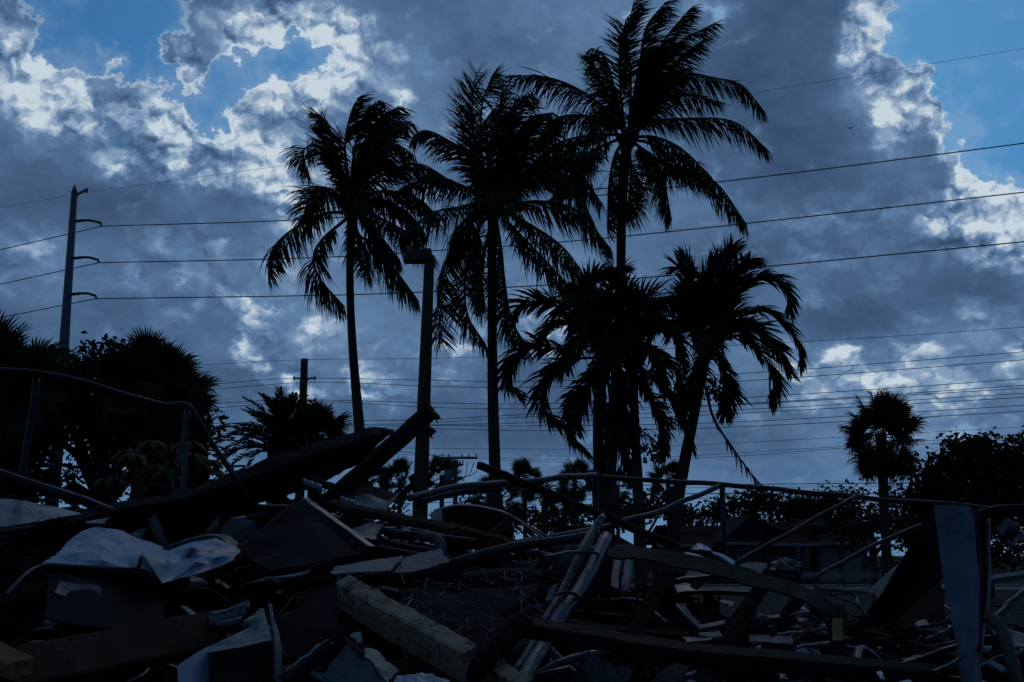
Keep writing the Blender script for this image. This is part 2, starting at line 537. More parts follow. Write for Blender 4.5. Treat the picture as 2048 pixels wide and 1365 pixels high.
def traced_palm(name, label, depth, trunk, fronds, seed, leaf_len, n, width, droop, wind, r0, total_len, extra, group, lift=.25, ragged=.15, extra_up=(.2, 1.2), lat=.85, rolls=.5, fwd=.35, edge=True):
    """palm with a traced trunk [(px,py,width px)...] from the crown down, and fronds [(list of px points, extra depth or None)]"""
    rng = random.Random(seed)
    sc = depth / FPX
    tp = [(P(x, y, depth), w * sc * .5) for x, y, w in trunk]
    last = tp[-1][0]
    gx = last.x + (last.x - tp[-2][0].x) * (last.z / max(.3, tp[-2][0].z - last.z)) * .6
    tp.append((Vector((gx, depth, -.15)), tp[-1][1] * 1.35))
    base = Vector((gx, depth, 0))
    t = thing(name, label, 'palm', base, group)
    shift(trunk_mesh(tp), base).build('trunk', M['bark'], t)
    crown = tp[0][0]
    for pts, off in fronds:
        mb = MB()
        w2 = [P(x, y, depth) for x, y in pts]
        L2 = sum((b - a).length for a, b in zip(w2, w2[1:]))
        if off is None:
            off = math.sqrt(max(.2, total_len ** 2 - L2 ** 2)) * rng.choice((-1, 1)) * rng.uniform(.25, .7)
        k = len(pts) - 1
        w3 = [P(x, y, depth + off * (i / k)) for i, (x, y) in enumerate(pts)]
        w3 = [crown + Vector((rng.gauss(0, .06), rng.gauss(0, .06), rng.gauss(0, .05)))] + w3 if (w3[0] - crown).length > .25 else w3
        frond(mb, w3, leaf_len * rng.uniform(.9, 1.1), n, width, droop * rng.uniform(.7, 1.3), wind, rng, rng.uniform(-rolls, rolls), r0, lift=lift, ragged=ragged, lat=lat, fwd=fwd, edge=edge)
        shift(mb, base).build('frond', M['leaf'], t)
    for e in range(extra):           # fronds that point at or away from the viewer
        a = (0 if e % 2 else math.pi) + math.pi / 2 + rng.uniform(-.6, .6)
        u = rng.uniform(*extra_up)
        h = Vector((math.cos(a), math.sin(a), 0))
        L = total_len * rng.uniform(.6, .95)
        w3 = [crown, crown + h * L * .3 * math.cos(u) + Z * L * .33 * math.sin(u) + Vector((wind * .4, 0, 0)), crown + h * L * .62 + Z * L * (.45 * math.sin(u) - .08) + Vector((wind * 1.0, 0, 0)), crown + h * L * .85 + Z * L * (.4 * math.sin(u) - .35) + Vector((wind * 2, 0, 0))]
        mb = MB()
        frond(mb, w3, leaf_len, n, width, droop, wind, rng, rng.uniform(-rolls, rolls), r0, lift=lift, lat=lat, edge=False)
        shift(mb, base).build('frond', M['leaf'], t)
    # old leaf bases round the top of the trunk
    mb = MB()
    for k in range(9):
        a = k * 2.4
        h = Vector((math.cos(a), math.sin(a), 0))
        q = crown - Z * .15 + h * tp[0][1] * .6
        mb.tube([q, q + h * .15 + Z * .25, q + h * .28 + Z * .6], [.07, .06, .02], 5)
    shift(mb, base).build('leaf_bases', M['bark'], t)
    return t


# ------------------------------------------------------------------ fan palms
def fan_leaf_mesh(seed, dead=False):
    rng = random.Random(seed)
    mb = MB()
    pet = 1.05
    mb.tube([(0, 0, 0), (pet * .5, 0, .06), (pet, 0, 0)], [.028, .02, .016], 4)
    nseg = 42
    for i in range(nseg):
        f = i / (nseg - 1) * 2 - 1
        a = f * R(128)
        L = (.92 - .22 * abs(f) ** 2) * rng.uniform(.86, 1.08)
        d = Vector((math.cos(a), math.sin(a), .25 * (1 - abs(f))))
        d.normalize()
        o = Vector((pet + .30 * (1 - abs(f)) * .6, 0, -.02))
        w = .066
        side = Vector((-math.sin(a), math.cos(a), rng.uniform(-.4, .4)))
        p = o.copy()
        vs = [p - side * .008, p + side * .008]
        dr = rng.uniform(.25, .75) * (1.5 if dead else 1)
        for k, ww in enumerate((1.0, .8, 0)):
            p = p + d * L * (.45, .3, .3)[k]
            d = (d + Vector((0, 0, -dr * (k + .4)))).normalized()
            if ww:
                vs += [p - side * w * .5 * ww, p + side * w * .5 * ww]
            else:
                vs.append(p)
        mb.add(vs, [(0, 1, 3, 2), (2, 3, 5, 4), (4, 5, 6)])
    return mb.mesh('fan_leaf', M['dead' if dead else 'leaf'])


FANS = [fan_leaf_mesh(50 + i) for i in range(5)]
FAN_DEAD = fan_leaf_mesh(77, True)


def fan_palm(label, px, py, depth, rad_px, seed, trunk_w=.32, n=26, dead=4, group='fan palms', lean=0.0, low=-50, name='fan_palm', top=82):
    """fan palm whose crown is centred on a pixel"""
    rng = random.Random(seed)
    c = P(px, py, depth)
    base = Vector((c.x - lean, depth, 0))
    t = thing(name, label, 'palm', base, group)
    mid = base.lerp(c, .5) + Vector((lean * .25, 0, 0))
    shift(trunk_mesh([(c + Z * .15, trunk_w * .55), (mid, trunk_w * .45), (base + Z * .3, trunk_w * .6), (base - Z * .1, trunk_w * .75)], 8), base).build('trunk', M['bark'], t)
    s = rad_px * depth / FPX / 1.4
    for i in range(n + dead):
        dd = i >= n
        az_ = i * 2.39996 + rng.uniform(-.3, .3)
        if dd:
            e = R(rng.uniform(-82, -62))
        else:
            e = R(top - (top - low) * ((i + .5) / n) ** .9 + rng.uniform(-8, 8))
        o = link('fan_leaf', FAN_DEAD if dd else FANS[rng.randrange(5)], t)
        m = Matrix.Rotation(az_, 4, 'Z') @ Matrix.Rotation(-e, 4, 'Y') @ Matrix.Rotation(rng.uniform(-1.3, 1.3), 4, 'X')
        o.matrix_local = Matrix.Translation(c - base) @ m @ Matrix.Scale(s * rng.uniform(.85, 1.1), 4)
    return t


# ------------------------------------------------------------------ feather palms seen from afar
def feather_mesh(seed, L=2.6, arch=.9, leaf=.50, n=64, width=.055):
    rng = random.Random(seed)
    mb = MB()
    frond(mb, [(0, 0, 0), (L * .35, 0, .30 * arch), (L * .7, 0, .28 * arch), (L, 0, -.15 * arch)], leaf, n, width, .12, 0, rng, 0, .03, start=.1, ragged=.05, fwd=.6, lift=.35)
    return mb.mesh('feather_frond', M['leaf'])


FEATH = [feather_mesh(20 + i) for i in range(4)]


def feather_palm(label, px, py, depth, rad_px, seed, n=30, trunk_w=.4, group='date palms', low=-25, top=80):
    rng = random.Random(seed)
    c = P(px, py, depth)
    base = Vector((c.x, depth, 0))
    t = thing('date_palm', label, 'palm', base, group)
    shift(trunk_mesh([(c, trunk_w * .55), (base + Z * c.z * .4, trunk_w * .5), (base - Z * .1, trunk_w * .65)], 8), base).build('trunk', M['bark'], t)
    s = rad_px * depth / FPX / 2.6
    for i in range(n):
        e = R(top - (top - low) * (i + .5) / n + rng.uniform(-7, 7))
        o = link('frond', FEATH[rng.randrange(4)], t)
        m = Matrix.Rotation(i * 2.39996 + rng.uniform(-.2, .2), 4, 'Z') @ Matrix.Rotation(-e, 4, 'Y') @ Matrix.Rotation(rng.uniform(-.4, .4), 4, 'X')
        o.matrix_local = Matrix.Translation(c - base) @ m @ Matrix.Scale(s * rng.uniform(.85, 1.1), 4)
    return t


# ------------------------------------------------------------------ broad-leaved trees
def leaf_clump(mb, c, r, n, size, rng):
    for _ in range(n):
        q_ = Vector((rng.gauss(0, r), rng.gauss(0, r), rng.gauss(0, r * .8)))
        p = c + (q_ if q_.length < 1.9 * r else q_ * (1.9 * r / q_.length))
        d = Vector((rng.gauss(0, 1), rng.gauss(0, 1), rng.gauss(-.3, .8))).normalized()
        w = d.orthogonal().normalized()
        w = Matrix.Rotation(rng.uniform(0, 6.28), 3, d) @ w
        s = size * rng.uniform(.6, 1.25)
        up_ = d.cross(w) * s * .12
        mb.add([p, p + d * s * .5 + w * s * .30 + up_, p + d * s, p + d * s * .5 - w * s * .30 + up_], [(0, 1, 2), (0, 2, 3)])


def broad_tree(label, lobes, depth, seed, leaf=.16, clumps=70, per=45, trunk_px=None, group=None, mat_leaf='leaf2', name='broadleaf_tree', clump_r=.38, trunk_r=.2, cat='tree', multi=1):
    """lobes: [(px, py, rx px, ry px)] of the crown"""
    rng = random.Random(seed)
    sc = depth / FPX
    L = [(P(x, y, depth + rng.uniform(-.5, .5)), rx * sc, ry * sc) for x, y, rx, ry in lobes]
    cx = sum(l[0].x for l in L) / len(L) if trunk_px is None else P(trunk_px, 1000, depth).x
    base = Vector((cx, depth, 0))
    t = thing(name, label, cat, base, group)
    crown, wood = MB(), MB()
    tot = sum(a * b for _, a, b in L)
    low = min(l[0].z - l[2] for l in L)
    forks = []
    for k in range(multi):
        f = base + Vector((rng.uniform(-.5, .5) * (multi > 1), rng.uniform(-.4, .4) * (multi > 1), max(.5, low * .75)))
        wood.tube([base + Vector((.15 * k, 0, -.1)), base.lerp(f, .5) + Vector((rng.uniform(-.1, .1), 0, 0)), f], [trunk_r * 1.3, trunk_r, trunk_r * .85], 8)
        forks.append(f)
    for c, rx, ry in L:
        fork = rng.choice(forks)
        m1 = fork.lerp(c, .55) + Vector((rng.uniform(-.2, .2), rng.uniform(-.3, .3), .1))
        wood.tube([fork, m1, c], [trunk_r * .65, trunk_r * .4, trunk_r * .2], 6)
        nn = max(4, int(clumps * rx * ry / tot))
        for i in range(nn):
            u = Vector((rng.gauss(0, 1), rng.gauss(0, 1), rng.gauss(0, 1))).normalized() * rng.random() ** .38
            q = c + Vector((u.x * rx, u.y * rx * .9, u.z * ry))
            if i % 2 == 0:
                wood.tube([c.lerp(m1, rng.random() * .6), c.lerp(q, .5) + Vector((0, 0, -.08)), q], [trunk_r * .16, trunk_r * .09, .008], 4, cap=False)
            leaf_clump(crown, q, clump_r * rng.uniform(.6, 1.2), int(per * rng.uniform(.5, 1.4)), leaf, rng)
    shift(wood, base).build('trunk', M['bark2'], t)
    shift(crown, base).build('crown', M[mat_leaf], t)
    return t

# ------------------------------------------------------------------ the setting: ground, road, pavement
mb = MB()
N_ = 60
vs, fs = [], []
for j in range(N_ + 1):
    for i in range(N_ + 1):
        u, v = i / N_ * 2 - 1, j / N_ * 2 - 1
        x, y = u * abs(u) * 3000, v * abs(v) * 3000
        vs.append(Vector((x, y, .05 * mnoise.noise(Vector((x * .2, y * .2, 0))) - .05 if abs(x) < 60 and abs(y) < 60 else -.05)))
for j in range(N_):
    for i in range(N_):
        a = j * (N_ + 1) + i
        fs.append((a, a + 1, a + N_ + 2, a + N_ + 1))
tag(MB().add(vs, fs).build('ground', M['ground']), 'dark scrubby ground stretching to the horizon', None, kind='structure')
tag(MB().box((0, 66, -.09), 400, 3.5, .10).build('road', M['asphalt']), 'asphalt road passing in front of the houses', None, kind='structure')
tag(MB().box((0, 70.6, -.04), 400, 1.0, .12).build('pavement', M['pavement']), 'pale concrete pavement beyond the road', None, kind='structure')


# ------------------------------------------------------------------ houses across the road
def house(label, px0, px1, depth, wall_h, roof_h, wmat, rmat, deep=8, gable=False, openings=()):
    x0, x1 = P(px0, 1100, depth).x, P(px1, 1100, depth).x
    base = Vector(((x0 + x1) / 2, depth, 0))
    w = (x1 - x0) / 2
    t = thing('house', label, 'house', base)
    MB().box((0, deep / 2, wall_h / 2), w, deep / 2, wall_h / 2).build('wall', M[wmat], t)
    o = .55
    r = MB()
    e = wall_h - .05
    if gable:
        vs = [(-w - o, -o, e), (w + o, -o, e), (w + o, deep + o, e), (-w - o, deep + o, e), (0, -o, e + roof_h), (0, deep + o, e + roof_h)]
        fs = [(0, 4, 5, 3), (1, 2, 5, 4), (0, 1, 4), (2, 3, 5), (0, 3, 2, 1)]
    else:
        vs = [(-w - o, -o, e), (w + o, -o, e), (w + o, deep + o, e), (-w - o, deep + o, e), (-w + deep * .5, deep / 2, e + roof_h), (w - deep * .5, deep / 2, e + roof_h)]
        fs = [(0, 1, 5, 4), (1, 2, 5), (2, 3, 4, 5), (3, 0, 4), (0, 3, 2, 1)]
    ro = r.add([Vector(v) for v in vs], fs).build('roof', M[rmat], t)
    MB().box((0, -o - .02, e - .08), w + o, .03, .10).build('fascia', M['trim'], ro)
    for kind, f0, f1, z0, z1 in openings:
        a, b = -w + 2 * w * f0, -w + 2 * w * f1
        c, h = (a + b) / 2, (b - a) / 2
        if kind == 'window':
            q = MB().box((c, -.03, (z0 + z1) / 2), h, .03, (z1 - z0) / 2).build('window', M['glass'], t)
            f = MB()
            for sx in (-1, 0, 1):
                f.box((c + sx * h, -.07, (z0 + z1) / 2), .05, .02, (z1 - z0) / 2 + .05)
            for zz in (z0, z1):
                f.box((c, -.072, zz), h + .05, .022, .05)
            f.build('frame', M['trim'], q)
        elif kind == 'garage':
            q = MB().box((c, -.02, (z0 + z1) / 2), h, .02, (z1 - z0) / 2).build('garage_door', M['garage'], t)
            for k in range(4):
                MB().box((c, -.05, z0 + (z1 - z0) * (k + .5) / 4), h - .04, .012, (z1 - z0) / 8 - .03).build('panel', M['garage'], q)
        elif kind == 'door':
            q = MB().box((c, -.02, (z0 + z1) / 2), h, .02, (z1 - z0) / 2).build('door', M['wood_brown'], t)
            MB().tube([(c + h * .7, -.06, 1.0), (c + h * .7, -.10, 1.0)], .03, 6).build('handle', M['pipe'], q)
        elif kind == 'column':
            MB().tube([(c, -.45, 0), (c, -.45, wall_h - .05)], .14, 8).build('column', M['wall'], t)
    return t


house('low brown hip-roofed bungalow behind the leaning palm trunk', 1330, 1450, 84, 2.4, 1.3, 'wall2', 'roof', openings=[('window', .15, .4, 1, 2), ('door', .55, .66, 0, 2.05), ('window', .75, .92, 1, 2)])
house('pale grey gabled house left of the columned porch house', 1458, 1545, 80, 2.5, 1.7, 'wall', 'roof2', gable=True, openings=[('window', .2, .45, 1, 2), ('window', .6, .85, 1, 2)])
house('brown roofed house with pale porch columns', 1552, 1622, 77, 2.4, 1.3, 'wall2', 'roof', deep=5, openings=[('door', .3, .45, 0, 2.05), ('column', .55, .6, 0, 2), ('column', .8, .85, 0, 2), ('window', .62, .76, .9, 1.9)])
house('house with blue grey garage doors right of the porch house', 1632, 1735, 79, 2.5, 1.5, 'wall', 'roof2', openings=[('garage', .06, .42, 0, 2.1), ('garage', .52, .86, 0, 2.1)])
house('low house with cream walls behind the two conduits', 1090, 1250, 88, 2.4, 1.4, 'wall2', 'roof', openings=[('window', .1, .3, 1, 2), ('window', .4, .6, 1, 2), ('door', .7, .78, 0, 2.05)])

# low white rail beside the road and an orange barrel
t = thing('guard_rail', 'low white guard rail beside the road below the garage doors', 'guard rail', (P(1660, 1150, 62).x, 62, 0))
MB().box((0, 0, .72), 2.2, .03, .14).build('beam', M['trim'], t)
for k in (-2, -.7, .7, 2):
    MB().box((k, .06, .36), .05, .05, .40).build('post', M['woodpole'], t)
q = P(1790, 1128, 60)
t = thing('traffic_barrel', 'small orange traffic barrel at the right edge of the road', 'barrel', (q.x, 60, 0))
prof = [(.30, 0), (.31, .08), (.26, .1), (.25, .45), (.235, .47), (.225, .8), (.21, .82), (.20, 1.05), (.12, 1.08)]
MB().tube([(0, 0, z) for r, z in prof], [r for r, z in prof], 14).build('drum', M['orange'], t)
MB().tube([(0, 0, .48), (0, 0, .62)], .243, 14).build('reflective_band', M['trim'], t)


# ------------------------------------------------------------------ transmission pole, concrete pole, utility pole, street lamp
D1 = 60
pt, pb = P(149, 385, D1), P(114, 900, D1)
base = Vector((pb.x - .25, D1, 0))
TP = thing('transmission_pole', 'tall tapered steel transmission pole at the left', 'pole', base)
shift(MB().tube([pt, pt.lerp(pb, .5), pb, base - Z * .1], [.155, .22, .30, .36], 12), base).build('shaft', M['pole'], TP)
tip = P(149, 370, D1)
shift(MB().tube([pt, tip], [.155, .02], 12), base).build('cap', M['pole'], TP)
ARM = []
for k, (y0, x1, y1) in enumerate([(444, 203, 449), (518, 198, 522), (590, 193, 594)]):
    a = P(149 - (y0 - 385) * .068, y0, D1)
    b = P(x1, y1, D1)
    m1 = P((149 + x1) / 2, y0 - 3, D1)
    ar = shift(MB().tube(catmull([a, m1, P(x1 - 2, y0 + 2, D1)], 5), [.075] * 4 + [.06] * 7, 8), base).build('insulator_arm', M['insul'], TP)
    shift(MB().tube([P(x1 - 2, y0 + 1, D1), b + Z * -.12], .05, 6), base).build('clamp', M['insul'], ar)
    ARM.append(b - Z * .12)
a = shift(MB().tube([P(150, 392, D1), P(174, 379, D1)], .06, 6), base).build('bracket', M['pole'], TP)
shift(MB().tube([P(174, 377, D1), P(173, 386, D1)], .06, 6), base).build('clamp', M['insul'], a)

D2 = 70
c = P(609, 718, D2)
base = Vector((c.x - .1, D2, 0))
CP = thing('concrete_pole', 'brown square concrete pole with short cross arms above the date palm', 'pole', base)
q = MB()
q.tube([c, Vector((base.x, D2, -.1))], [.20, .30], 4, smooth=False)
shift(q, base).build('shaft', M['conc'], CP)
for y in (756, 800):
    for s_ in (-1, 1):
        e = P(609 + s_ * 21, y + 1, D2)
        ar = shift(MB().tube(catmull([P(609, y + 6, D2), P(609 + s_ * 12, y + 1, D2), e], 4), [.055] * 9, 6), base).build('cross_arm', M['insul'], CP)
        shift(MB().tube([e + Z * .12, e - Z * .12], .05, 6), base).build('insulator', M['insul'], ar)

D3 = 85
c = P(911, 920, D3)
base = Vector((c.x, D3, 0))
UPOLE = thing('utility_pole', 'small timber utility pole with cross arm, transformer and looping cables', 'pole', base)
shift(MB().tube([c, Vector((c.x, D3, -.1))], [.14, .19], 8), base).build('shaft', M['woodpole'], UPOLE)
for y, w in ((917, 44), (930, 16)):
    ar = shift(MB().box(P(911, y, D3) + Vector((0, -.2, 0)), w * D3 / FPX, .06, .07), base).build('cross_arm', M['woodpole'], UPOLE)
    for s_ in (-.95, -.6, -.3, .3, .6, .95):
        p_ = P(911 + s_ * w, y, D3) + Vector((0, -.2, .07))
        shift(MB().tube([p_, p_ + Z * .1, p_ + Z * .22], [.03, .06, .03], 6), base).build('insulator', M['insul'], ar)
tc_ = P(897, 956, D3) + Vector((0, -.3, 0))
tr = shift(MB().tube([tc_ - Z * .5, tc_ - Z * .45, tc_ + Z * .4, tc_ + Z * .5], [.2, .26, .26, .16], 12), base).build('transformer', M['pole'], UPOLE)
shift(MB().tube([tc_ + Z * .5, tc_ + Z * .75], .05, 6), base).build('bushing', M['insul'], tr)
for k, (x, y) in enumerate([(935, 924), (948, 925), (962, 932)]):
    shift(MB().tube(catmull([P(914, 957, D3), P((914 + x) / 2 + 6, 952 - k, D3), P(x, y, D3)], 6), .028, 5), base).build('cable', M['wire'], UPOLE)

D4 = 24
c = P(859, 512, D4)
b = P(838, 1080, D4)
base = Vector((b.x, D4, 0))
LP = thing('street_lamp', 'leaning square parking lot lamp post with flat shoebox head', 'street lamp', base)
shift(MB().tube([c, P(848, 800, D4), b, Vector((b.x - .02, D4, -.05))], [.095, .125, .15, .16], 4, smooth=False), base).build('post', M['conc'], LP)
hd = shift(MB().box(P(836, 513, D4), .27, .16, .095, (Vector((1, 0, .12)).normalized(), Vector((0, 1, 0)), Vector((-.12, 0, 1)).normalized())), base).build('lamp_head', M['insul'], LP)
shift(MB().box(P(834, 524, D4) - Z * .012, .2, .12, .008), base).build('lens', M['insul'], hd)
shift(MB().tube([P(859, 515, D4), P(849, 514, D4)], .05, 6), base).build('bracket', M['insul'], LP)


# ------------------------------------------------------------------ overhead wires
def wire(label, pts, d0, d1, r, name='power_line'):
    n = len(pts) - 1
    x0, x1 = pts[0][0], pts[-1][0]
    w = [P(x, y, d0 + (d1 - d0) * (x - x0) / (x1 - x0)) for x, y in pts]
    c = catmull(w, 10)
    o = MB().tube(c, r, 5).build(name, M['wire'])
    tag(o, label, 'wire', 'overhead wires')


wire('uppermost thin wire running right from tip of tall left pole', [(173, 385), (600, 327), (1150, 247), (1540, 181), (2048, 97), (2300, 52)], 60, 46, .008)
wire('upper heavy wire running right from top insulator arm of tall pole', [(203, 453), (600, 440), (1000, 411), (1450, 363), (2048, 287), (2300, 251)], 60, 46, .026)
wire('middle heavy wire running right from second insulator arm of tall pole', [(198, 526), (600, 517), (900, 500), (1260, 472), (2048, 385), (2300, 352)], 60, 46, .026)
wire('lower heavy wire running right from third insulator arm of tall pole', [(193, 598), (700, 590), (1000, 576), (1300, 555), (2048, 484), (2300, 456)], 60, 46, .026)
wire('thin wire entering tip of tall pole from the left edge', [(-200, 440), (0, 415), (173, 385)], 78, 60, .009)
wire('heavy wire entering top insulator arm of tall pole from the left', [(-200, 542), (0, 500), (203, 453)], 78, 60, .026)
wire('heavy wire entering second insulator arm of tall pole from the left', [(-200, 612), (0, 569), (198, 526)], 78, 60, .026)
wire('heavy wire entering third insulator arm of tall pole from the left', [(-200, 675), (0, 636), (193, 598)], 78, 60, .026)
LOW = [
    ('faint thin wire passing just over top of the concrete pole', [(300, 734), (430, 729), (610, 720), (980, 714), (1620, 683), (2048, 655), (2300, 638)], .016),
    ('wire from upper left cross arm end of concrete pole, sloping up to the right', [(300, 775), (424, 769), (588, 757), (860, 761), (1060, 763), (1460, 749), (2048, 704), (2300, 680)], .022),
    ('wire from upper right cross arm end of concrete pole, second of pair', [(300, 786), (424, 779), (630, 765), (860, 773), (1060, 775), (1460, 764), (2048, 720), (2300, 698)], .022),
    ('wire from lower left cross arm end of concrete pole, top of its pair', [(300, 814), (424, 808), (588, 800), (860, 806), (1060, 808), (1460, 797), (2048, 758), (2300, 738)], .022),
    ('wire from lower right cross arm end of concrete pole, under its pair', [(300, 823), (424, 817), (630, 804), (860, 815), (1060, 818), (1460, 809), (2048, 771), (2300, 750)], .022),
    ('wire crossing just above the sabal palm top, nearer of the close pair', [(300, 850), (700, 842), (860, 840), (1080, 828), (1460, 811), (2048, 777), (2300, 762)], .022),
    ('slack wire rising behind the sabal palm crown, third below the close pair', [(300, 858), (700, 850), (860, 846), (1080, 833), (1460, 821), (2048, 787), (2300, 770)], .020),
    ('slack wire through the upper sabal palm crown, fourth below the close pair', [(300, 862), (700, 853), (860, 850), (1080, 845), (1460, 828), (2048, 795), (2300, 776)], .022),
    ('wire emerging right of the sabal palm at half crown height', [(300, 866), (700, 858), (860, 852), (1080, 852), (1460, 845), (2048, 811), (2300, 792)], .022),
    ('wire emerging right of the sabal palm below half crown height', [(300, 872), (700, 862), (860, 858), (1080, 862), (1460, 855), (2048, 823), (2300, 806)], .022),
    ('thin lower wire passing behind lower sabal palm fronds', [(500, 892), (860, 897), (1200, 898), (1480, 886), (2048, 854), (2300, 838)], .014),
    ('thin lowest sloping wire reaching the broad tree at right', [(700, 905), (1000, 916), (1200, 920), (1500, 905), (2048, 869), (2300, 852)], .014),
    ('low sagging wire ending at the little utility pole cross arm from right', [(930, 917), (1050, 922), (1200, 925), (1500, 911), (1700, 896), (2048, 880)], .016),
    ('low wire leading left from the little utility pole cross arm', [(650, 898), (760, 900), (840, 908), (890, 916)], .022),
    ('straight dark wire just above the long fallen rail at right', [(640, 976), (1000, 974), (1500, 969), (1900, 966), (2300, 962)], .026),
    ('thin straight wire directly beneath the dark one above the rail', [(640, 982), (1000, 980), (1500, 975), (1900, 973), (2300, 970)], .014),
    ('lower straight dark wire seen under the fallen rail', [(640, 1004), (1000, 994), (1300, 988), (1650, 988), (2300, 984)], .028),
    ('lowest straight wire seen under the fallen rail', [(640, 1012), (1000, 1003), (1300, 998), (1650, 997), (2300, 995)], .020),
]
for lab, pts, r in LOW:
    wire(lab, pts, 72, 58, r * .8)


# ------------------------------------------------------------------ the three tall coconut palms
GP = 'tall coconut palms'
CO = dict(lift=-.40, lat=.45, rolls=.35, ragged=.12, fwd=.22)
traced_palm('coconut_palm', 'left coconut palm of the tall three, leaning trunk, nearest the lamp post', 32,
    [(702, 425, 17), (700, 520, 16), (701, 610, 16), (707, 720, 18), (719, 860, 22), (724, 940, 26)],
    [([(687, 425), (647, 428), (588, 457), (544, 500), (536, 555)], None), ([(695, 436), (646, 478), (627, 515), (642, 560), (690, 614)], None),
     ([(692, 405), (655, 376), (624, 386), (606, 440)], None), ([(695, 395), (660, 390), (632, 400), (614, 452)], None),
     ([(690, 390), (668, 318), (630, 291), (606, 306), (618, 350)], None), ([(697, 380), (672, 300), (655, 245), (640, 238)], None),
     ([(700, 380), (690, 290), (702, 225), (716, 196)], None), ([(702, 370), (712, 280), (732, 225), (760, 203)], None),
     ([(705, 370), (722, 300), (755, 240), (796, 214)], None), ([(705, 380), (735, 300), (775, 250), (822, 243)], None),
     ([(708, 385), (735, 320), (785, 288), (830, 312)], None), ([(710, 395), (764, 349), (837, 328), (905, 364)], None),
     ([(710, 400), (770, 382), (837, 398), (874, 432)], None), ([(712, 405), (760, 400), (815, 425), (850, 470)], None),
     ([(710, 415), (745, 430), (805, 460), (868, 512)], None), ([(708, 425), (718, 470), (751, 490), (793, 543), (838, 603)], None),
     ([(705, 425), (716, 470), (735, 505), (740, 548)], None), ([(706, 420), (740, 445), (775, 490), (800, 520)], None),
     ([(700, 380), (715, 320), (735, 275), (775, 262)], 1.5), ([(698, 375), (722, 330), (750, 310), (790, 330)], -1.4)],
    11, 1.05, 135, .038, .34, .13, .05, 4.2, 1, GP, **CO)
traced_palm('coconut_palm', 'middle coconut palm of the tall three, straight pale trunk', 30.5,
    [(985, 428, 22), (984, 520, 19), (984, 620, 19), (986, 800, 23), (990, 950, 25), (990, 1010, 27)],
    [([(975, 400), (951, 300), (945, 205), (953, 145)], None), ([(978, 395), (962, 290), (966, 200), (988, 150)], None),
     ([(982, 395), (985, 280), (1000, 205), (1008, 162)], None), ([(985, 395), (1000, 290), (1028, 210), (1066, 188)], None),
     ([(988, 400), (1015, 310), (1055, 240), (1106, 225)], None), ([(990, 400), (1030, 330), (1075, 280), (1110, 240)], None),
     ([(970, 385), (935, 310), (895, 280), (852, 261), (826, 272)], -1.0), ([(965, 395), (901, 363), (850, 361), (792, 384)], None),
     ([(968, 405), (920, 415), (870, 425), (804, 464)], None), ([(970, 425), (934, 455), (902, 501), (876, 580), (884, 684)], None),
     ([(978, 430), (955, 460), (934, 530), (934, 624), (972, 690)], None), ([(992, 440), (1002, 500), (1010, 570), (1024, 640), (1056, 696)], None),
     ([(1000, 420), (1057, 448), (1128, 497), (1182, 572)], None), ([(998, 425), (1040, 470), (1090, 520), (1146, 580)], None),
     ([(1000, 412), (1035, 407), (1089, 404), (1158, 424), (1222, 498)], None), ([(992, 400), (1040, 350), (1110, 312), (1192, 302)], None),
     ([(995, 405), (1030, 370), (1089, 349), (1141, 356), (1186, 442)], None), ([(995, 402), (1060, 345), (1140, 325), (1205, 408)], None),
     ([(965, 415), (930, 440), (905, 475), (895, 530)], None), ([(985, 435), (970, 500), (965, 560), (968, 620)], None),
     ([(980, 400), (960, 330), (962, 260), (985, 220)], 1.3), ([(980, 400), (975, 320), (990, 250), (1020, 222)], -1.4), ([(984, 400), (1000, 330), (1025, 280), (1050, 270)], 1.5)],
    23, 1.1, 135, .038, .34, .13, .05, 4.4, 1, GP, **CO)
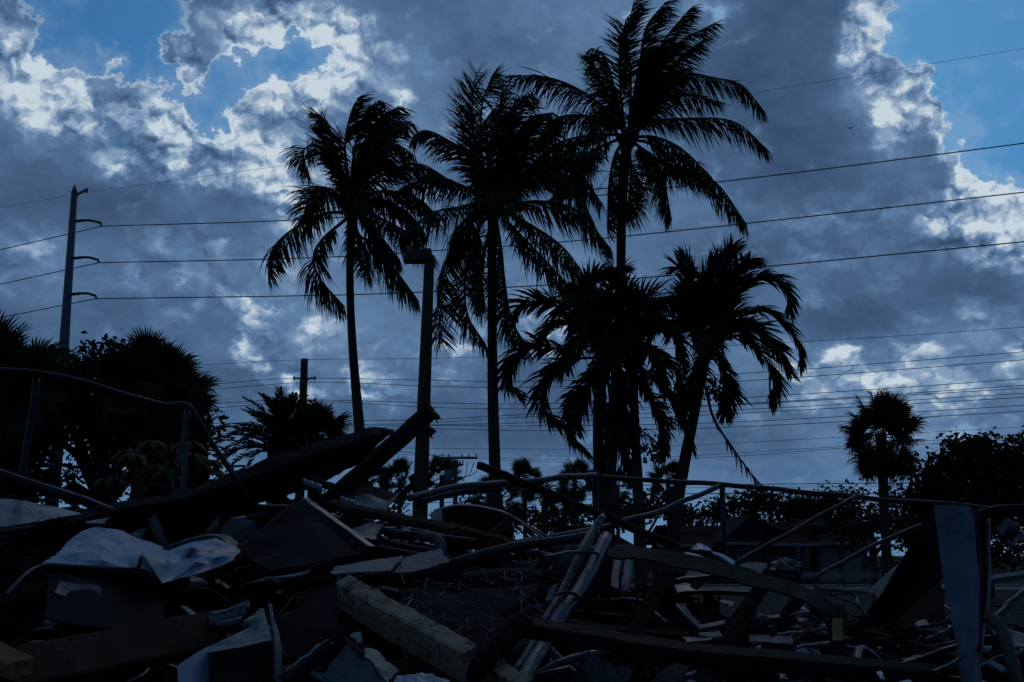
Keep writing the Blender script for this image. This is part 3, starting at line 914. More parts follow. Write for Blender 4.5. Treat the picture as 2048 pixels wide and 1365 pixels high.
traced_palm('coconut_palm', 'rightmost and tallest coconut palm, crown touching top of the picture', 33,
    [(1254, 285, 24), (1247, 360, 22), (1243, 440, 20), (1241, 560, 19), (1232, 760, 23), (1222, 900, 28), (1216, 980, 31)],
    [([(1258, 260), (1262, 160), (1255, 70), (1268, 2)], None), ([(1260, 260), (1278, 150), (1290, 60), (1330, 5)], None),
     ([(1262, 260), (1285, 170), (1325, 85), (1380, 18)], None), ([(1262, 262), (1290, 180), (1345, 95), (1430, 46)], None),
     ([(1264, 265), (1300, 200), (1350, 125), (1402, 84)], None), ([(1250, 260), (1232, 190), (1212, 120), (1180, 98)], None),
     ([(1250, 260), (1240, 170), (1240, 90), (1252, 40)], None), ([(1246, 262), (1220, 200), (1200, 150), (1184, 128)], None),
     ([(1248, 255), (1192, 202), (1141, 171), (1090, 154), (1026, 151)], None), ([(1246, 260), (1175, 233), (1124, 233), (1090, 257), (1074, 288)], None),
     ([(1246, 270), (1190, 270), (1120, 285), (1060, 330)], None), ([(1246, 275), (1180, 305), (1140, 350), (1100, 400)], None),
     ([(1265, 255), (1312, 190), (1363, 148), (1432, 157), (1483, 170), (1531, 226)], None), ([(1266, 268), (1300, 245), (1363, 238), (1466, 243), (1536, 300)], None),
     ([(1268, 275), (1310, 275), (1363, 298), (1425, 356)], None), ([(1266, 280), (1305, 290), (1363, 335), (1432, 366), (1494, 450)], None),
     ([(1262, 285), (1288, 301), (1322, 342), (1344, 441)], None), ([(1264, 282), (1300, 310), (1330, 330), (1370, 345)], None),
     ([(1246, 285), (1230, 310), (1218, 370), (1214, 460)], None), ([(1250, 285), (1262, 330), (1258, 390), (1250, 430)], None),
     ([(1262, 262), (1310, 215), (1365, 190), (1440, 205)], None), ([(1258, 262), (1270, 180), (1300, 110), (1350, 85)], 1.4), ([(1256, 262), (1268, 190), (1282, 120), (1310, 90)], -1.5),
     ([(1260, 265), (1290, 210), (1320, 160), (1365, 140)], 1.5)],
    37, 1.1, 135, .038, .34, .13, .05, 4.4, 1, GP, **CO)

# ------------------------------------------------------------------ the shorter palms with recurved fronds
GS = 'short recurved palms'
kw = dict(leaf_len=.68, n=105, width=.044, droop=.26, wind=.05, lat=.55, rolls=.6, r0=.028, total_len=2.1, group=GS, lift=.0, ragged=.05)
traced_palm('christmas_palm', 'left one of the clumped short palms with fronds curling to the left', 22,
    [(1206, 690, 22), (1200, 780, 18), (1198, 880, 19), (1198, 960, 22)],
    [([(1200, 640), (1121, 616), (1073, 603), (1036, 611), (1022, 640)], None), ([(1196, 690), (1121, 698), (1061, 690), (1024, 722), (1014, 762), (1040, 790)], None),
     ([(1196, 715), (1133, 722), (1093, 752), (1083, 810), (1118, 850)], None), ([(1190, 760), (1149, 800), (1141, 860), (1170, 905)], None),
     ([(1205, 640), (1212, 590), (1230, 550), (1250, 540)], None), ([(1200, 640), (1175, 590), (1190, 555), (1225, 548)], None),
     ([(1210, 660), (1240, 610), (1280, 600), (1320, 640)], None), ([(1200, 680), (1160, 650), (1110, 650), (1080, 680)], None),
     ([(1205, 700), (1240, 740), (1250, 820), (1240, 880)], None), ([(1200, 700), (1180, 760), (1150, 810), (1150, 850)], None),
     ([(1204, 700), (1230, 690), (1270, 720), (1290, 780)], None), ([(1206, 650), (1190, 600), (1150, 590), (1120, 620)], None),
     ([(1204, 660), (1220, 620), (1240, 600), (1270, 610)], .9), ([(1204, 690), (1180, 670), (1150, 690), (1130, 740)], -1)], seed=5, extra=2, **kw)
traced_palm('christmas_palm', 'middle one of the clumped short palms, dense dark crown', 21.4,
    [(1266, 720, 24), (1268, 800, 18), (1272, 900, 19), (1276, 985, 22)],
    [([(1266, 680), (1262, 600), (1240, 560), (1232, 545)], None), ([(1266, 680), (1280, 610), (1320, 598), (1362, 625), (1378, 650)], None),
     ([(1268, 690), (1310, 650), (1350, 670), (1370, 730)], None), ([(1268, 700), (1310, 700), (1350, 740), (1365, 800)], None),
     ([(1268, 720), (1310, 760), (1350, 805), (1384, 890)], None), ([(1268, 740), (1300, 790), (1325, 840), (1330, 900)], None),
     ([(1262, 730), (1240, 810), (1248, 890), (1260, 946)], None), ([(1262, 690), (1220, 650), (1180, 660), (1160, 700)], None),
     ([(1262, 700), (1225, 720), (1205, 780), (1210, 840)], None), ([(1264, 680), (1240, 620), (1205, 590), (1170, 600)], None),
     ([(1266, 720), (1240, 770), (1220, 830), (1215, 890)], None),
     ([(1266, 690), (1280, 650), (1300, 640), (1320, 660)], 1), ([(1266, 690), (1250, 640), (1230, 630), (1210, 650)], -1), ([(1266, 700), (1290, 690), (1310, 720), (1320, 770)], -1)], seed=6, extra=1, **kw)
traced_palm('christmas_palm', 'right short palm on its own slanting trunk with long arching right fronds', 22.5,
    [(1414, 700, 20), (1402, 760, 19), (1386, 840, 21), (1366, 940, 24), (1350, 1040, 28)],
    [([(1416, 680), (1430, 590), (1448, 530), (1466, 492)], None), ([(1412, 680), (1383, 610), (1366, 545), (1352, 538)], None),
     ([(1414, 680), (1410, 600), (1420, 550), (1440, 520)], None), ([(1418, 680), (1450, 600), (1475, 545), (1500, 520)], None),
     ([(1418, 680), (1484, 574), (1544, 557), (1578, 585), (1580, 625)], None), ([(1418, 690), (1504, 622), (1564, 642), (1598, 690), (1602, 735)], None),
     ([(1418, 695), (1490, 650), (1540, 680), (1580, 745)], None), ([(1418, 700), (1470, 672), (1516, 700), (1550, 756), (1546, 806)], None),
     ([(1416, 700), (1440, 720), (1458, 770), (1452, 830)], None), ([(1410, 690), (1385, 650), (1360, 640), (1345, 670)], None),
     ([(1410, 680), (1390, 590), (1385, 550), (1372, 520)], None), ([(1414, 690), (1440, 650), (1470, 640), (1500, 680)], None),
     ([(1414, 690), (1425, 640), (1440, 600), (1460, 580)], .9), ([(1414, 690), (1395, 640), (1385, 610), (1380, 590)], -.9), ([(1412, 700), (1400, 720), (1390, 760), (1385, 800)], -.8)], seed=8, extra=1, **kw)
# dead frond hanging off the slanting palm
rng = random.Random(4)
mb = MB()
w3 = [P(x, y, 22.2) for x, y in ((1410, 770), (1427, 837), (1463, 893), (1500, 945), (1560, 1010))]
frond(mb, w3, .34, 46, .03, .5, .0, rng, .3, .03, start=.2, ragged=.35, fwd=.9, lift=-.2)
b0 = w3[0].copy()
o = shift(mb, b0).build('dead_frond', M['dead'])
o.location = b0
tag(o, 'long dead frond hanging down from the slanting palm', 'palm frond')
# fruit clusters
for lab, (x, y), d, s_ in [('fruit cluster dangling beside the middle short palm trunk', (1310, 895), 21.4, 1.0), ('fruit cluster under crown of the slanting short palm', (1440, 785), 22.4, 1.15)]:
    c = P(x, y, d)
    t = thing('fruit_cluster', lab, 'fruit cluster', c, 'palm fruit clusters')
    st, fr = MB(), MB()
    rng = random.Random(int(x))
    top = P(x - 36, y - 25, d) - c
    for k in range(16):
        e = Vector((rng.gauss(0, .10), rng.gauss(0, .10), rng.gauss(-.02, .14))) * s_
        mid = top.lerp(e, .5) + Vector((0, 0, .10)) + Vector((rng.gauss(0, .04), rng.gauss(0, .04), rng.gauss(0, .04)))
        st.tube(catmull([top, mid, e], 4), .006, 4)
        for q in range(9):
            p_ = e + Vector((rng.gauss(0, .045), rng.gauss(0, .045), rng.gauss(0, .05)))
            fr.tube([p_ - Z * .024, p_ - Z * .012, p_ + Z * .012, p_ + Z * .024], [.008, .02, .02, .008], 5)
    st.build('stalks', M['bark'], t)
    tag(fr.build('fruit', M['leaf2'], t), None, None, kind='stuff')

# thin pole behind the clump
b = P(1190, 940, 48)
o = MB().tube([(0, 0, P(1190, 800, 48).z), (0, 0, 0)], [.07, .09], 8).build('steel_post', M['pole'])
o.location = (b.x, 48, 0)
tag(o, 'thin bare post standing behind the clumped short palms', 'post')

# ------------------------------------------------------------------ fan palms, date palms
fan_palm('large fan palm cut off by the left edge', -20, 780, 18, 112, 1, n=34, low=-60)
fan_palm('large fan palm right of the leafy tree at left', 300, 785, 20, 88, 2, n=36, low=-60)
fan_palm('fan palm drooping beside the tall left fan palm, above the date palm arms', 350, 805, 21, 66, 3, n=28, low=-65, top=70)
fan_palm('round fan palm standing alone left of the broad tree at right', 1762, 876, 40, 68, 4, n=40, dead=1, low=-78)
o = fan_palm('squat fan palm crowding the date palm from its right', 632, 884, 27, 60, 5, n=30, low=-30)
FAR = [(742, 968, 95, 34), (800, 962, 90, 34), (884, 956, 88, 32), (1050, 962, 92, 33), (1150, 962, 95, 35), (1336, 962, 92, 33), (1000, 1000, 75, 45), (1235, 975, 96, 30), (1130, 1012, 110, 30)]
FL = ['far small fan palm left of the lamp post beside the slanting plank', 'far small fan palm touching the left side of the lamp post base', 'far small fan palm behind the little utility pole',
      'far small fan palm right of the middle coconut trunk', 'far small fan palm left of the clumped short palm trunks', 'far small fan palm just left of the slanting palm trunk',
      'low wide fan palm behind the base of the middle coconut trunk', 'far small fan palm between the clumped palm trunks', 'low far fan palm under the fallen pale rail']
for k, (x, y, d, r) in enumerate(FAR):
    fan_palm(FL[k], x, y, d, r, 60 + k, n=20, dead=2, low=-45, group='far fan palms')
feather_palm('date palm with long stiff feather fronds reaching left', 556, 902, 26, 116, 9, n=60, low=-15)
feather_palm('date palm partly hidden behind the bent left rail', 395, 905, 25, 95, 10, n=30, low=-20)
feather_palm('small far date palm rising from the tree line below the fallen rail', 1090, 1000, 80, 40, 12, n=26, low=-10, top=70)

# ------------------------------------------------------------------ broad-leaved trees
broad_tree('leafy dark tree between the two large left fan palms', [(160, 740, 60, 38), (225, 725, 55, 42), (110, 780, 38, 55), (190, 810, 100, 50), (290, 830, 90, 55), (80, 850, 60, 50), (240, 870, 90, 40), (360, 870, 60, 50)],
           23, 1, leaf=.14, clumps=230, per=42, trunk_px=208, clump_r=.20)
broad_tree('dense dark tree filling the lower left edge', [(0, 860, 60, 70), (30, 930, 60, 60), (-30, 800, 60, 60), (50, 800, 40, 40), (10, 985, 70, 40)], 19, 2, leaf=.14, clumps=120, per=60, clump_r=.22)
broad_tree('sparse see-through hedge under the left tree', [(130, 945, 70, 45), (230, 940, 60, 40), (300, 960, 80, 40), (90, 980, 60, 30), (330, 920, 70, 50)], 25, 3, leaf=.11, clumps=70, per=26, trunk_r=.10, multi=3, clump_r=.22, cat='hedge', name='hedge')
broad_tree('broad dark tree with lobed crown at the right edge', [(1890, 955, 55, 50), (1945, 915, 70, 40), (2000, 920, 60, 45), (1900, 1010, 80, 45), (1990, 1000, 80, 60), (1840, 990, 40, 36), (2060, 930, 60, 60), (2070, 1010, 70, 60)],
           45, 4, leaf=.24, clumps=210, per=50, clump_r=.38, trunk_px=1900)
TL = [('low tree below the lone right fan palm', [(1740, 1020, 60, 45), (1800, 1040, 50, 40), (1700, 1050, 40, 40)], 70), ('bushy tree behind the fork of the fallen rail', [(1500, 1010, 40, 24), (1540, 1005, 45, 26), (1580, 1020, 45, 30)], 95),
      ('rounded tree right of the rail fork, behind the gabled house', [(1640, 1005, 50, 30), (1690, 1005, 50, 28), (1610, 1020, 40, 26)], 98), ('olive tree behind the bungalow roof', [(1400, 1025, 45, 24), (1450, 1020, 45, 26), (1360, 1035, 30, 20)], 97),
      ('low dark tree left of the slanting palm', [(1290, 1020, 45, 30), (1240, 1025, 45, 30), (1330, 1010, 30, 22)], 94), ('rounded low tree under the diagonal pole', [(1080, 1035, 45, 28), (1140, 1040, 50, 30), (1020, 1045, 40, 24)], 93),
      ('low dark tree right of the little utility pole', [(960, 1020, 45, 22), (1000, 1035, 40, 24), (900, 1045, 50, 16)], 92), ('bare-limbed tree left of the hanging white sheet', [(1820, 1060, 50, 36), (1860, 1075, 50, 40)], 60),
      ('dense tree low behind the hanging white sheet', [(1930, 1075, 60, 36), (2010, 1070, 60, 40)], 52), ('small low tree far left of the lamp post', [(700, 1000, 40, 18), (650, 1010, 50, 20), (770, 1015, 40, 14)], 96),
      ('far tree line crown above the garage house', [(1700, 1045, 60, 22), (1620, 1050, 60, 20)], 105), ('far tree line crown above the columned porch', [(1560, 1055, 50, 18), (1490, 1058, 50, 16)], 104)]
for k, (lab, lobes, d) in enumerate(TL):
    broad_tree(lab, lobes, d, 30 + k, leaf=.34 * d / 95 + .04, clumps=48, per=34, clump_r=.55 * d / 95, trunk_r=.2, group='tree line')

# the far-off wood that closes the view
rng = random.Random(77)
far = MB()
for k in range(420):
    x = rng.uniform(-75, 80)
    h = 2.6 + 1.6 * mnoise.noise(Vector((x * .12, 0, 0))) + .8 * mnoise.noise(Vector((x * .5, 3, 0)))
    leaf_clump(far, Vector((x, 128 + rng.uniform(-2, 2), rng.uniform(.2, max(1, h)))), .75, 26, .5, rng)
tag(far.build('far_wood', M['leaf2']), 'far-off dark wood closing the view behind the houses', 'wood', kind='stuff')

# big-leaved shrub behind the bent rail
rng = random.Random(12)
sb = Vector((P(310, 1000, 11).x, 11, 0))
t = thing('umbrella_shrub', 'olive green shrub with drooping hand-shaped leaf whorls behind bent rail', 'shrub', sb)
stems = MB()
for k in range(34):
    c = P(rng.uniform(215, 470), rng.uniform(880, 985), 11 + rng.uniform(-.6, .6))
    stems.tube(catmull([sb + Vector((rng.gauss(0, .15), rng.gauss(0, .1), 0)), sb.lerp(c, .5) + Vector((0, 0, .15)), c], 4), [.022] * 5 + [.014] * 4, 5)
    w = MB()
    nl = rng.randrange(7, 10)
    ph = rng.uniform(0, 6)
    for j in range(nl):
        a = ph + j * 2 * math.pi / nl
        d = Vector((math.cos(a), math.sin(a), .25))
        s_ = Vector((-math.sin(a), math.cos(a), 0))
        L = rng.uniform(.17, .25)
        p_ = c.copy()
        vs = [p_]
        for q, ww in enumerate((.3, 1, .85, 0)):
            p_ = p_ + d * L * (.2, .35, .35, .2)[q]
            d = (d + Vector((0, 0, -.55))).normalized()
            vs += [p_ - s_ * .034 * ww - Z * .006, p_ + s_ * .034 * ww - Z * .006] if ww else [p_]
        w.add(vs, [(0, 2, 1), (1, 2, 4, 3), (3, 4, 6, 5), (5, 6, 7)], True)
    shift(w, sb).build('leaf_whorl', M['leaf3'], t)
shift(stems, sb).build('stems', M['bark2'], t)

# a bird in the sky
c = P(1700, 257, 60)
t = MB()
t.tube([(-.16, 0, -.02), (-.08, 0, 0), (.05, 0, .01), (.14, 0, .03), (.19, 0, .03)], [.01, .04, .05, .03, .005], 8)
for s_ in (-1, 1):
    t.add([Vector((.06, 0, .02)), Vector((-.05, 0, .02)), Vector((-.06, s_ * .2, .09)), Vector((.05, s_ * .22, .10)), Vector((-.10, s_ * .42, .05))], [(0, 1, 2, 3), (3, 2, 4)])
o = t.build('bird', M['bird'])
o.location = c
o.rotation_euler = (.3, .2, .9)
o.scale = (.62, .62, .62)
tag(o, 'small dark bird flying before the big cloud', 'bird')

# ------------------------------------------------------------------ the rubble heap
def lerp_tab(x, tab):
    for (a, u), (b, v) in zip(tab, tab[1:]):
        if x <= b:
            f = max(0, (x - a) / (b - a))
            f = f * f * (3 - 2 * f)
            return u + (v - u) * f
    return tab[-1][1]


def heap_z(x, y):
    s = x / max(1.5, y)
    crest = lerp_tab(s, [(-.6, 1.80), (-.38, 1.88), (-.24, 1.93), (-.14, 1.84), (-.05, 1.70), (.04, 1.60), (.11, 1.44), (.2, 1.32), (.4, 1.30), (.6, 1.2)])
    near = lerp_tab(s, [(-.5, 1.10), (-.1, 1.12), (.15, 1.08), (.5, 1.02)])
    if y < 6.3:
        f = max(0, min(1, (y - 2.0) / 4.3))
        z = near + (crest - near) * (f ** 1.15)
        if y < 2.2:
            z -= (2.2 - y) * .9
    else:
        f = min(1, (y - 6.3) / 4.5)
        z = crest * (1 - f * f * (3 - 2 * f))
    n = mnoise.fractal(Vector((x * 1.6, y * 1.6, 3.1)), .9, 2.1, 5)
    n2 = mnoise.cell(Vector((x * 7, y * 7, 0)))
    k = min(1, max(0, z / .6))
    return max(-.04, z + k * (n * .085 + (n2 - .5) * .05) - .03)


vs, fs = [], []
NX, NY = 190, 150
for j in range(NY + 1):
    for i in range(NX + 1):
        y = 1.3 + 10.7 * (j / NY) ** 1.3
        x = (-.75 + 1.5 * i / NX) * (y + 2.2)
        vs.append(Vector((x, y, heap_z(x, y))))
for j in range(NY):
    for i in range(NX):
        a = j * (NX + 1) + i
        fs.append((a, a + 1, a + NX + 2, a + NX + 1))
tag(MB().add(vs, fs).build('rubble_heap', M['rubble']), 'heap of fine dark rubble under all the wreckage', 'rubble', kind='stuff')


def crumple_v(p, amp, freq, seed):
    q = p * freq + Vector((seed * 3.7, seed * 1.3, 0))
    v = mnoise.voronoi(q * 1.3 + mnoise.noise_vector(q * .8) * .5)[0]
    return amp * (1.5 * (v[0] - .5) + .8 * (1 - 2 * abs(mnoise.noise(q * .7))) + .25 * (1 - 2 * abs(mnoise.noise(q * 2.9))) - .4)


def catmull_lin(pts, per):
    return [a.lerp(b, k / per) for a, b in zip(pts, pts[1:]) for k in range(per)] + [pts[-1]]


def sheet(name, label, cat, rows, m, nu=26, nv=10, crumple=.0, freq=4.0, thick=.006, seed=1, parent=None, smooth_rows=False, corr=None, soft=False, torn=.012, linear=False):
    """sheet through traced rows [(px, py, depth)...], solidified and crumpled"""
    if linear:                       # keep every control column: sharp creases run through them
        per = (nu - 1) // (len(rows[0]) - 1)
        nu = per * (len(rows[0]) - 1) + 1
        R_ = [catmull_lin([P(*q) for q in r], per) for r in rows]
        nv = ((nv - 1) // (len(rows) - 1)) * (len(rows) - 1) + 1
    else:
        R_ = [resample(catmull([P(*q) for q in r], 8), nu) for r in rows]
    grid = []
    if smooth_rows and len(R_) > 2:
        cols = [resample(catmull([r[i] for r in R_], 6), nv) for i in range(nu)]
        grid = [[cols[i][j] for i in range(nu)] for j in range(nv)]
    else:
        nrow = len(R_) - 1
        for j in range(nv):
            x = j / (nv - 1) * nrow
            k = min(nrow - 1, int(x))
            grid.append([R_[k][i].lerp(R_[k + 1][i], x - k) for i in range(nu)])
    nrm = [[None] * nu for _ in range(nv)]
    for j in range(nv):
        for i in range(nu):
            a = grid[j][min(nu - 1, i + 1)] - grid[j][max(0, i - 1)]
            b = grid[min(nv - 1, j + 1)][i] - grid[max(0, j - 1)][i]
            n = a.cross(b)
            nrm[j][i] = n.normalized() if n.length > 1e-12 else Vector((0, -1, 0))
    out = [[grid[j][i] + nrm[j][i] * ((crumple_v(grid[j][i], crumple, freq, seed) if crumple else 0) + (corr[1] * math.sin(j / (nv - 1) * corr[0] * 6.2832) if corr else 0)) for i in range(nu)] for j in range(nv)]
    if torn and parent is None:
        for j in range(nv):
            for i in range(nu):
                if j in (0, nv - 1) or i in (0, nu - 1):
                    a = (grid[j][min(nu - 1, i + 1)] - grid[j][max(0, i - 1)]).normalized() if i in (0, nu - 1) else (grid[min(nv - 1, j + 1)][i] - grid[max(0, j - 1)][i])
                    a = a.normalized() if a.length > 1e-9 else Vector((0, 0, 0))
                    out[j][i] = out[j][i] + a * torn * (mnoise.noise(out[j][i] * 23 + Vector((seed, 0, 0))) + .6 * mnoise.noise(out[j][i] * 61))
    vs = [p for r in out for p in r] + [out[j][i] + nrm[j][i] * thick for j in range(nv) for i in range(nu)]
    o_ = nu * nv
    fs = []
    for j in range(nv - 1):
        for i in range(nu - 1):
            a = j * nu + i
            fs.append((a, a + 1, a + nu + 1, a + nu))
            fs.append((o_ + a, o_ + a + nu, o_ + a + nu + 1, o_ + a + 1))
    for i in range(nu - 1):
        fs.append((i, o_ + i, o_ + i + 1, i + 1))
        a = (nv - 1) * nu + i
        fs.append((a, a + 1, o_ + a + 1, o_ + a))
    for j in range(nv - 1):
        a = j * nu
        fs.append((a, a + nu, o_ + a + nu, o_ + a))
        a = j * nu + nu - 1
        fs.append((a, o_ + a, o_ + a + nu, a + nu))
    mb = MB().add(vs, fs, soft)
    if parent is not None:
        return shift(mb, parent.location).build(name, M[m], parent)
    c = sum(out[-1], Vector()) / nu
    o = shift(mb, c).build(name, M[m])
    o.location = c
    return tag(o, label, cat)


def beam(name, label, cat, a, b, w, h, m, roll=0.0, jag=.02, seed=0, parent=None, seg=7, group=None):
    """plank or beam from a to b (px, py, depth); w px wide as seen, h metres thick"""
    if m in ('wood_dark', 'wood_brown'):
        jag = max(jag, .028)
    rng = random.Random(seed * 7 + 3)
    A, B = P(*a), P(*b)
    d = (a[2] + b[2]) / 2
    wm = w * d / FPX / 2
    T = (B - A).normalized()
    view = ((A + B) / 2 - Vector((0, 0, CAM_H))).normalized()
    S = T.cross(view).normalized()
    U = S.cross(T).normalized()
    rot = Matrix.Rotation(roll, 3, T)
    S, U = rot @ S, rot @ U
    hm = h / 2
    be = min(wm, hm) * .18
    prof = [(-wm, -hm + be), (-wm + be, -hm), (wm - be, -hm), (wm, -hm + be), (wm, hm - be), (wm - be, hm), (-wm + be, hm), (-wm, hm - be)]
    vs, fs = [], []
    for i in range(seg + 1):
        f = i / seg
        c = A.lerp(B, f) + S * rng.gauss(0, .0012) + U * rng.gauss(0, .0012)
        for k, (x, y) in enumerate(prof):
            e = rng.uniform(-jag, jag) if i in (0, seg) else 0
            vs.append(c + S * x * rng.uniform(.985, 1.015) + U * y + T * e)
    for i in range(seg):
        for k in range(8):
            fs.append((i * 8 + k, i * 8 + (k + 1) % 8, (i + 1) * 8 + (k + 1) % 8, (i + 1) * 8 + k))
    fs.append(tuple(reversed(range(8))))
    fs.append(tuple(seg * 8 + k for k in range(8)))
    mb = MB().add(vs, fs)
    if parent is not None:
        return shift(mb, parent.location).build(name, M[m], parent)
    o = shift(mb, A).build(name, M[m])
    o.location = A
    return tag(o, label, cat, group)


def pipe(name, label, cat, pts, w, m='pipe', parent=None, n=12, smooth=True, w2=None, dents=.10, group=None):
    Q = [P(*p) for p in pts]
    c = [q + Vector((mnoise.noise(q * 5), mnoise.noise(q * 5 + Z * 9), mnoise.noise(q * 5 + Z * 5))) * .009 for q in catmull(Q, 7)] if smooth else [q for q in resample(Q, len(Q) * 5)]
    d = sum(p[2] for p in pts) / len(pts)
    r = w * d / FPX / 2
    r2 = (w2 or w) * d / FPX / 2
    k = len(c) - 1
    mb = MB().tube(c, [(r + (r2 - r) * i / k) * (1 + dents * mnoise.noise(Vector((i * .7, r * 90, 0)))) for i in range(k + 1)], n)
    if parent is not None:
        return shift(mb, parent.location).build(name, M[m], parent)
    o = shift(mb, Q[0]).build(name, M[m])
    o.location = Q[0]
    return tag(o, label, cat, group)


# ---- bent rail frame at the left
t = thing('bent_rail', 'bent galvanised pipe rail with posts drooping across the left', 'railing', P(370, 985, 5))
pipe('top_rail', None, None, [(-60, 741, 4.6), (10, 743, 4.65), (80, 747, 4.7), (180, 767, 4.8), (270, 794, 4.9), (330, 809, 5), (372, 808, 5), (392, 832, 5), (425, 885, 5.05), (470, 955, 5.1), (495, 1000, 5.15)], 11, 'pipe_dark', parent=t)
pipe('post', None, None, [(375, 818, 5.02), (371, 900, 5.02), (368, 1010, 5.02)], 12, parent=t)
pipe('post', None, None, [(74, 758, 4.72), (60, 850, 4.72), (42, 985, 4.72)], 14, 'pipe_dark', parent=t)
pipe('fallen_pole', 'dark thick pole sloping down from the left edge', 'pole', [(-60, 925, 4), (0, 948, 4), (100, 980, 4.1), (225, 1022, 4.3)], 20, 'pipe_dark')
# ---- pale panel at left edge, slivers
sheet('loose_sheet', 'pale flat panel wedged under the sloping pole at left edge', 'sheet', [[(-60, 994, 4.6), (40, 1001, 4.7), (100, 1010, 4.8), (163, 1026, 4.9)], [(-60, 1056, 4.2), (20, 1051, 4.3), (95, 1038, 4.5), (160, 1029, 4.8)]], 'grey_sheet', 16, 6, .006)
sheet('sheet_scrap', 'thin pale sliver right of the pale left panel', 'scrap', [[(172, 1043, 4.6), (217, 1035, 4.6)], [(176, 1046, 4.5), (210, 1047, 4.5)]], 'white_dirty', 8, 4, .002)
# ---- the long dark twisted panel that points up to the right
sheet('twisted_roof_sheet', 'long dark twisted roof panel pointing up to the right', 'sheet', [
    [(60, 1055, 4.6), (250, 1003, 4.9), (400, 975, 5.2), (480, 940, 5.3), (600, 895, 5.5), (690, 868, 5.7), (742, 854, 5.8), (788, 859, 5.85)],
    [(60, 1068, 4.5), (250, 1018, 4.8), (400, 990, 5.1), (490, 957, 5.2), (610, 915, 5.4), (700, 885, 5.6), (745, 870, 5.7), (784, 868, 5.8)],
    [(60, 1110, 4.6), (250, 1062, 4.9), (400, 1042, 5.2), (510, 1012, 5.3), (625, 975, 5.5), (690, 945, 5.7), (733, 922, 5.8), (752, 895, 5.85)]], 'dark_sheet', 60, 14, .010, 5, .012, seed=3)
beam('slanting_plank', 'splintered dark plank slanting up in front of the lamp post', 'plank', (650, 1012, 5.2), (862, 822, 5.6), 33, .045, 'wood_dark', roll=.35, jag=.015, seed=4, seg=12)
beam('board', 'pale sawn end piece capping the slanting plank', 'board', (851, 806, 5.58), (877, 840, 5.58), 8, .05, 'wood_brown', roll=.2, jag=.004)
beam('board', 'short rough stub just below the slanting plank end', 'board', (832, 846, 5.7), (866, 868, 5.65), 14, .03, 'wood_dark', roll=.5)
# ---- crumpled white sheet metal
t = sheet('crumpled_sheet', 'crumpled white painted metal sheet with torn folds at left', 'sheet metal', [
    [(138, 1082, 4.40), (166, 1062, 4.45), (200, 1054, 4.50), (244, 1059, 4.50), (290, 1082, 4.45), (335, 1097, 4.40), (385, 1080, 4.45), (430, 1073, 4.50), (486, 1099, 4.55)],
    [(134, 1088, 4.30), (172, 1068, 4.32), (206, 1066, 4.42), (240, 1074, 4.30), (284, 1090, 4.36), (338, 1103, 4.28), (388, 1086, 4.34), (436, 1084, 4.30), (482, 1102, 4.45)],
    [(122, 1100, 4.05), (158, 1096, 4.20), (196, 1086, 4.10), (236, 1088, 4.22), (282, 1112, 3.98), (330, 1104, 4.16), (384, 1094, 4.02), (424, 1108, 4.20), (474, 1108, 4.30)],
    [(106, 1113, 3.90), (150, 1106, 3.86), (202, 1100, 4.00), (252, 1116, 3.88), (288, 1108, 3.90), (336, 1122, 3.92), (378, 1116, 4.06), (432, 1114, 4.02), (470, 1114, 4.20)],
    [(92, 1124, 3.75), (150, 1124, 3.82), (205, 1120, 3.76), (262, 1131, 3.80), (284, 1118, 3.70), (330, 1140, 3.88), (392, 1124, 3.90), (428, 1130, 4.02), (468, 1118, 4.15)],
    [(86, 1130, 3.72), (150, 1131, 3.76), (205, 1133, 3.76), (268, 1136, 3.74), (298, 1140, 3.66), (322, 1168, 3.70), (350, 1160, 3.80), (400, 1147, 3.90), (462, 1121, 4.10)]], 'white', 41, 26, .005, 8.0, .004, seed=5, linear=True, soft=False)
pipe('rolled_edge', None, None, [(10, 1188, 3.5), (50, 1152, 3.6), (88, 1130, 3.7), (150, 1131, 3.74), (210, 1134, 3.74), (272, 1137, 3.72), (283, 1115, 3.7), (302, 1140, 3.64), (325, 1171, 3.66)], 8, 'pipe', parent=t)
pipe('rolled_edge', None, None, [(330, 1096, 4.36), (382, 1079, 4.4), (430, 1072, 4.46), (458, 1092, 4.46), (486, 1100, 4.5)], 8, 'pipe', parent=t)
sheet('sheet_scrap', 'curled blue-grey flap behind the crumpled white sheet', 'scrap', [[(345, 1087, 4.6), (400, 1070, 4.7), (450, 1068, 4.7), (476, 1082, 4.7)], [(350, 1095, 4.5), (400, 1083, 4.55), (450, 1084, 4.55), (474, 1094, 4.6)]], 'grey_sheet', 14, 5, .005)
sheet('loose_sheet', 'large dark board under the crumpled white sheet', 'sheet', [[(95, 1150, 3.7), (200, 1160, 3.7), (330, 1185, 3.8)], [(90, 1235, 3.3), (200, 1250, 3.3), (330, 1260, 3.4)]], 'dark_sheet', 14, 8, .01, seed=9)
sheet('loose_sheet', 'dim folded panel below the crumpled sheet, left of the lumber', 'sheet', [[(118, 1158, 3.6), (150, 1165, 3.6), (205, 1172, 3.6)], [(112, 1185, 3.5), (150, 1198, 3.5), (195, 1205, 3.5)]], 'grey_sheet', 10, 6, .004, seed=10)
sheet('sheet_scrap', 'narrow white shard lying above the lumber at lower left', 'scrap', [[(63, 1281, 3.1), (95, 1281, 3.1), (126, 1286, 3.1)], [(68, 1286, 3.0), (95, 1288, 3.0), (116, 1290, 3.0)]], 'white', 8, 4, .002)
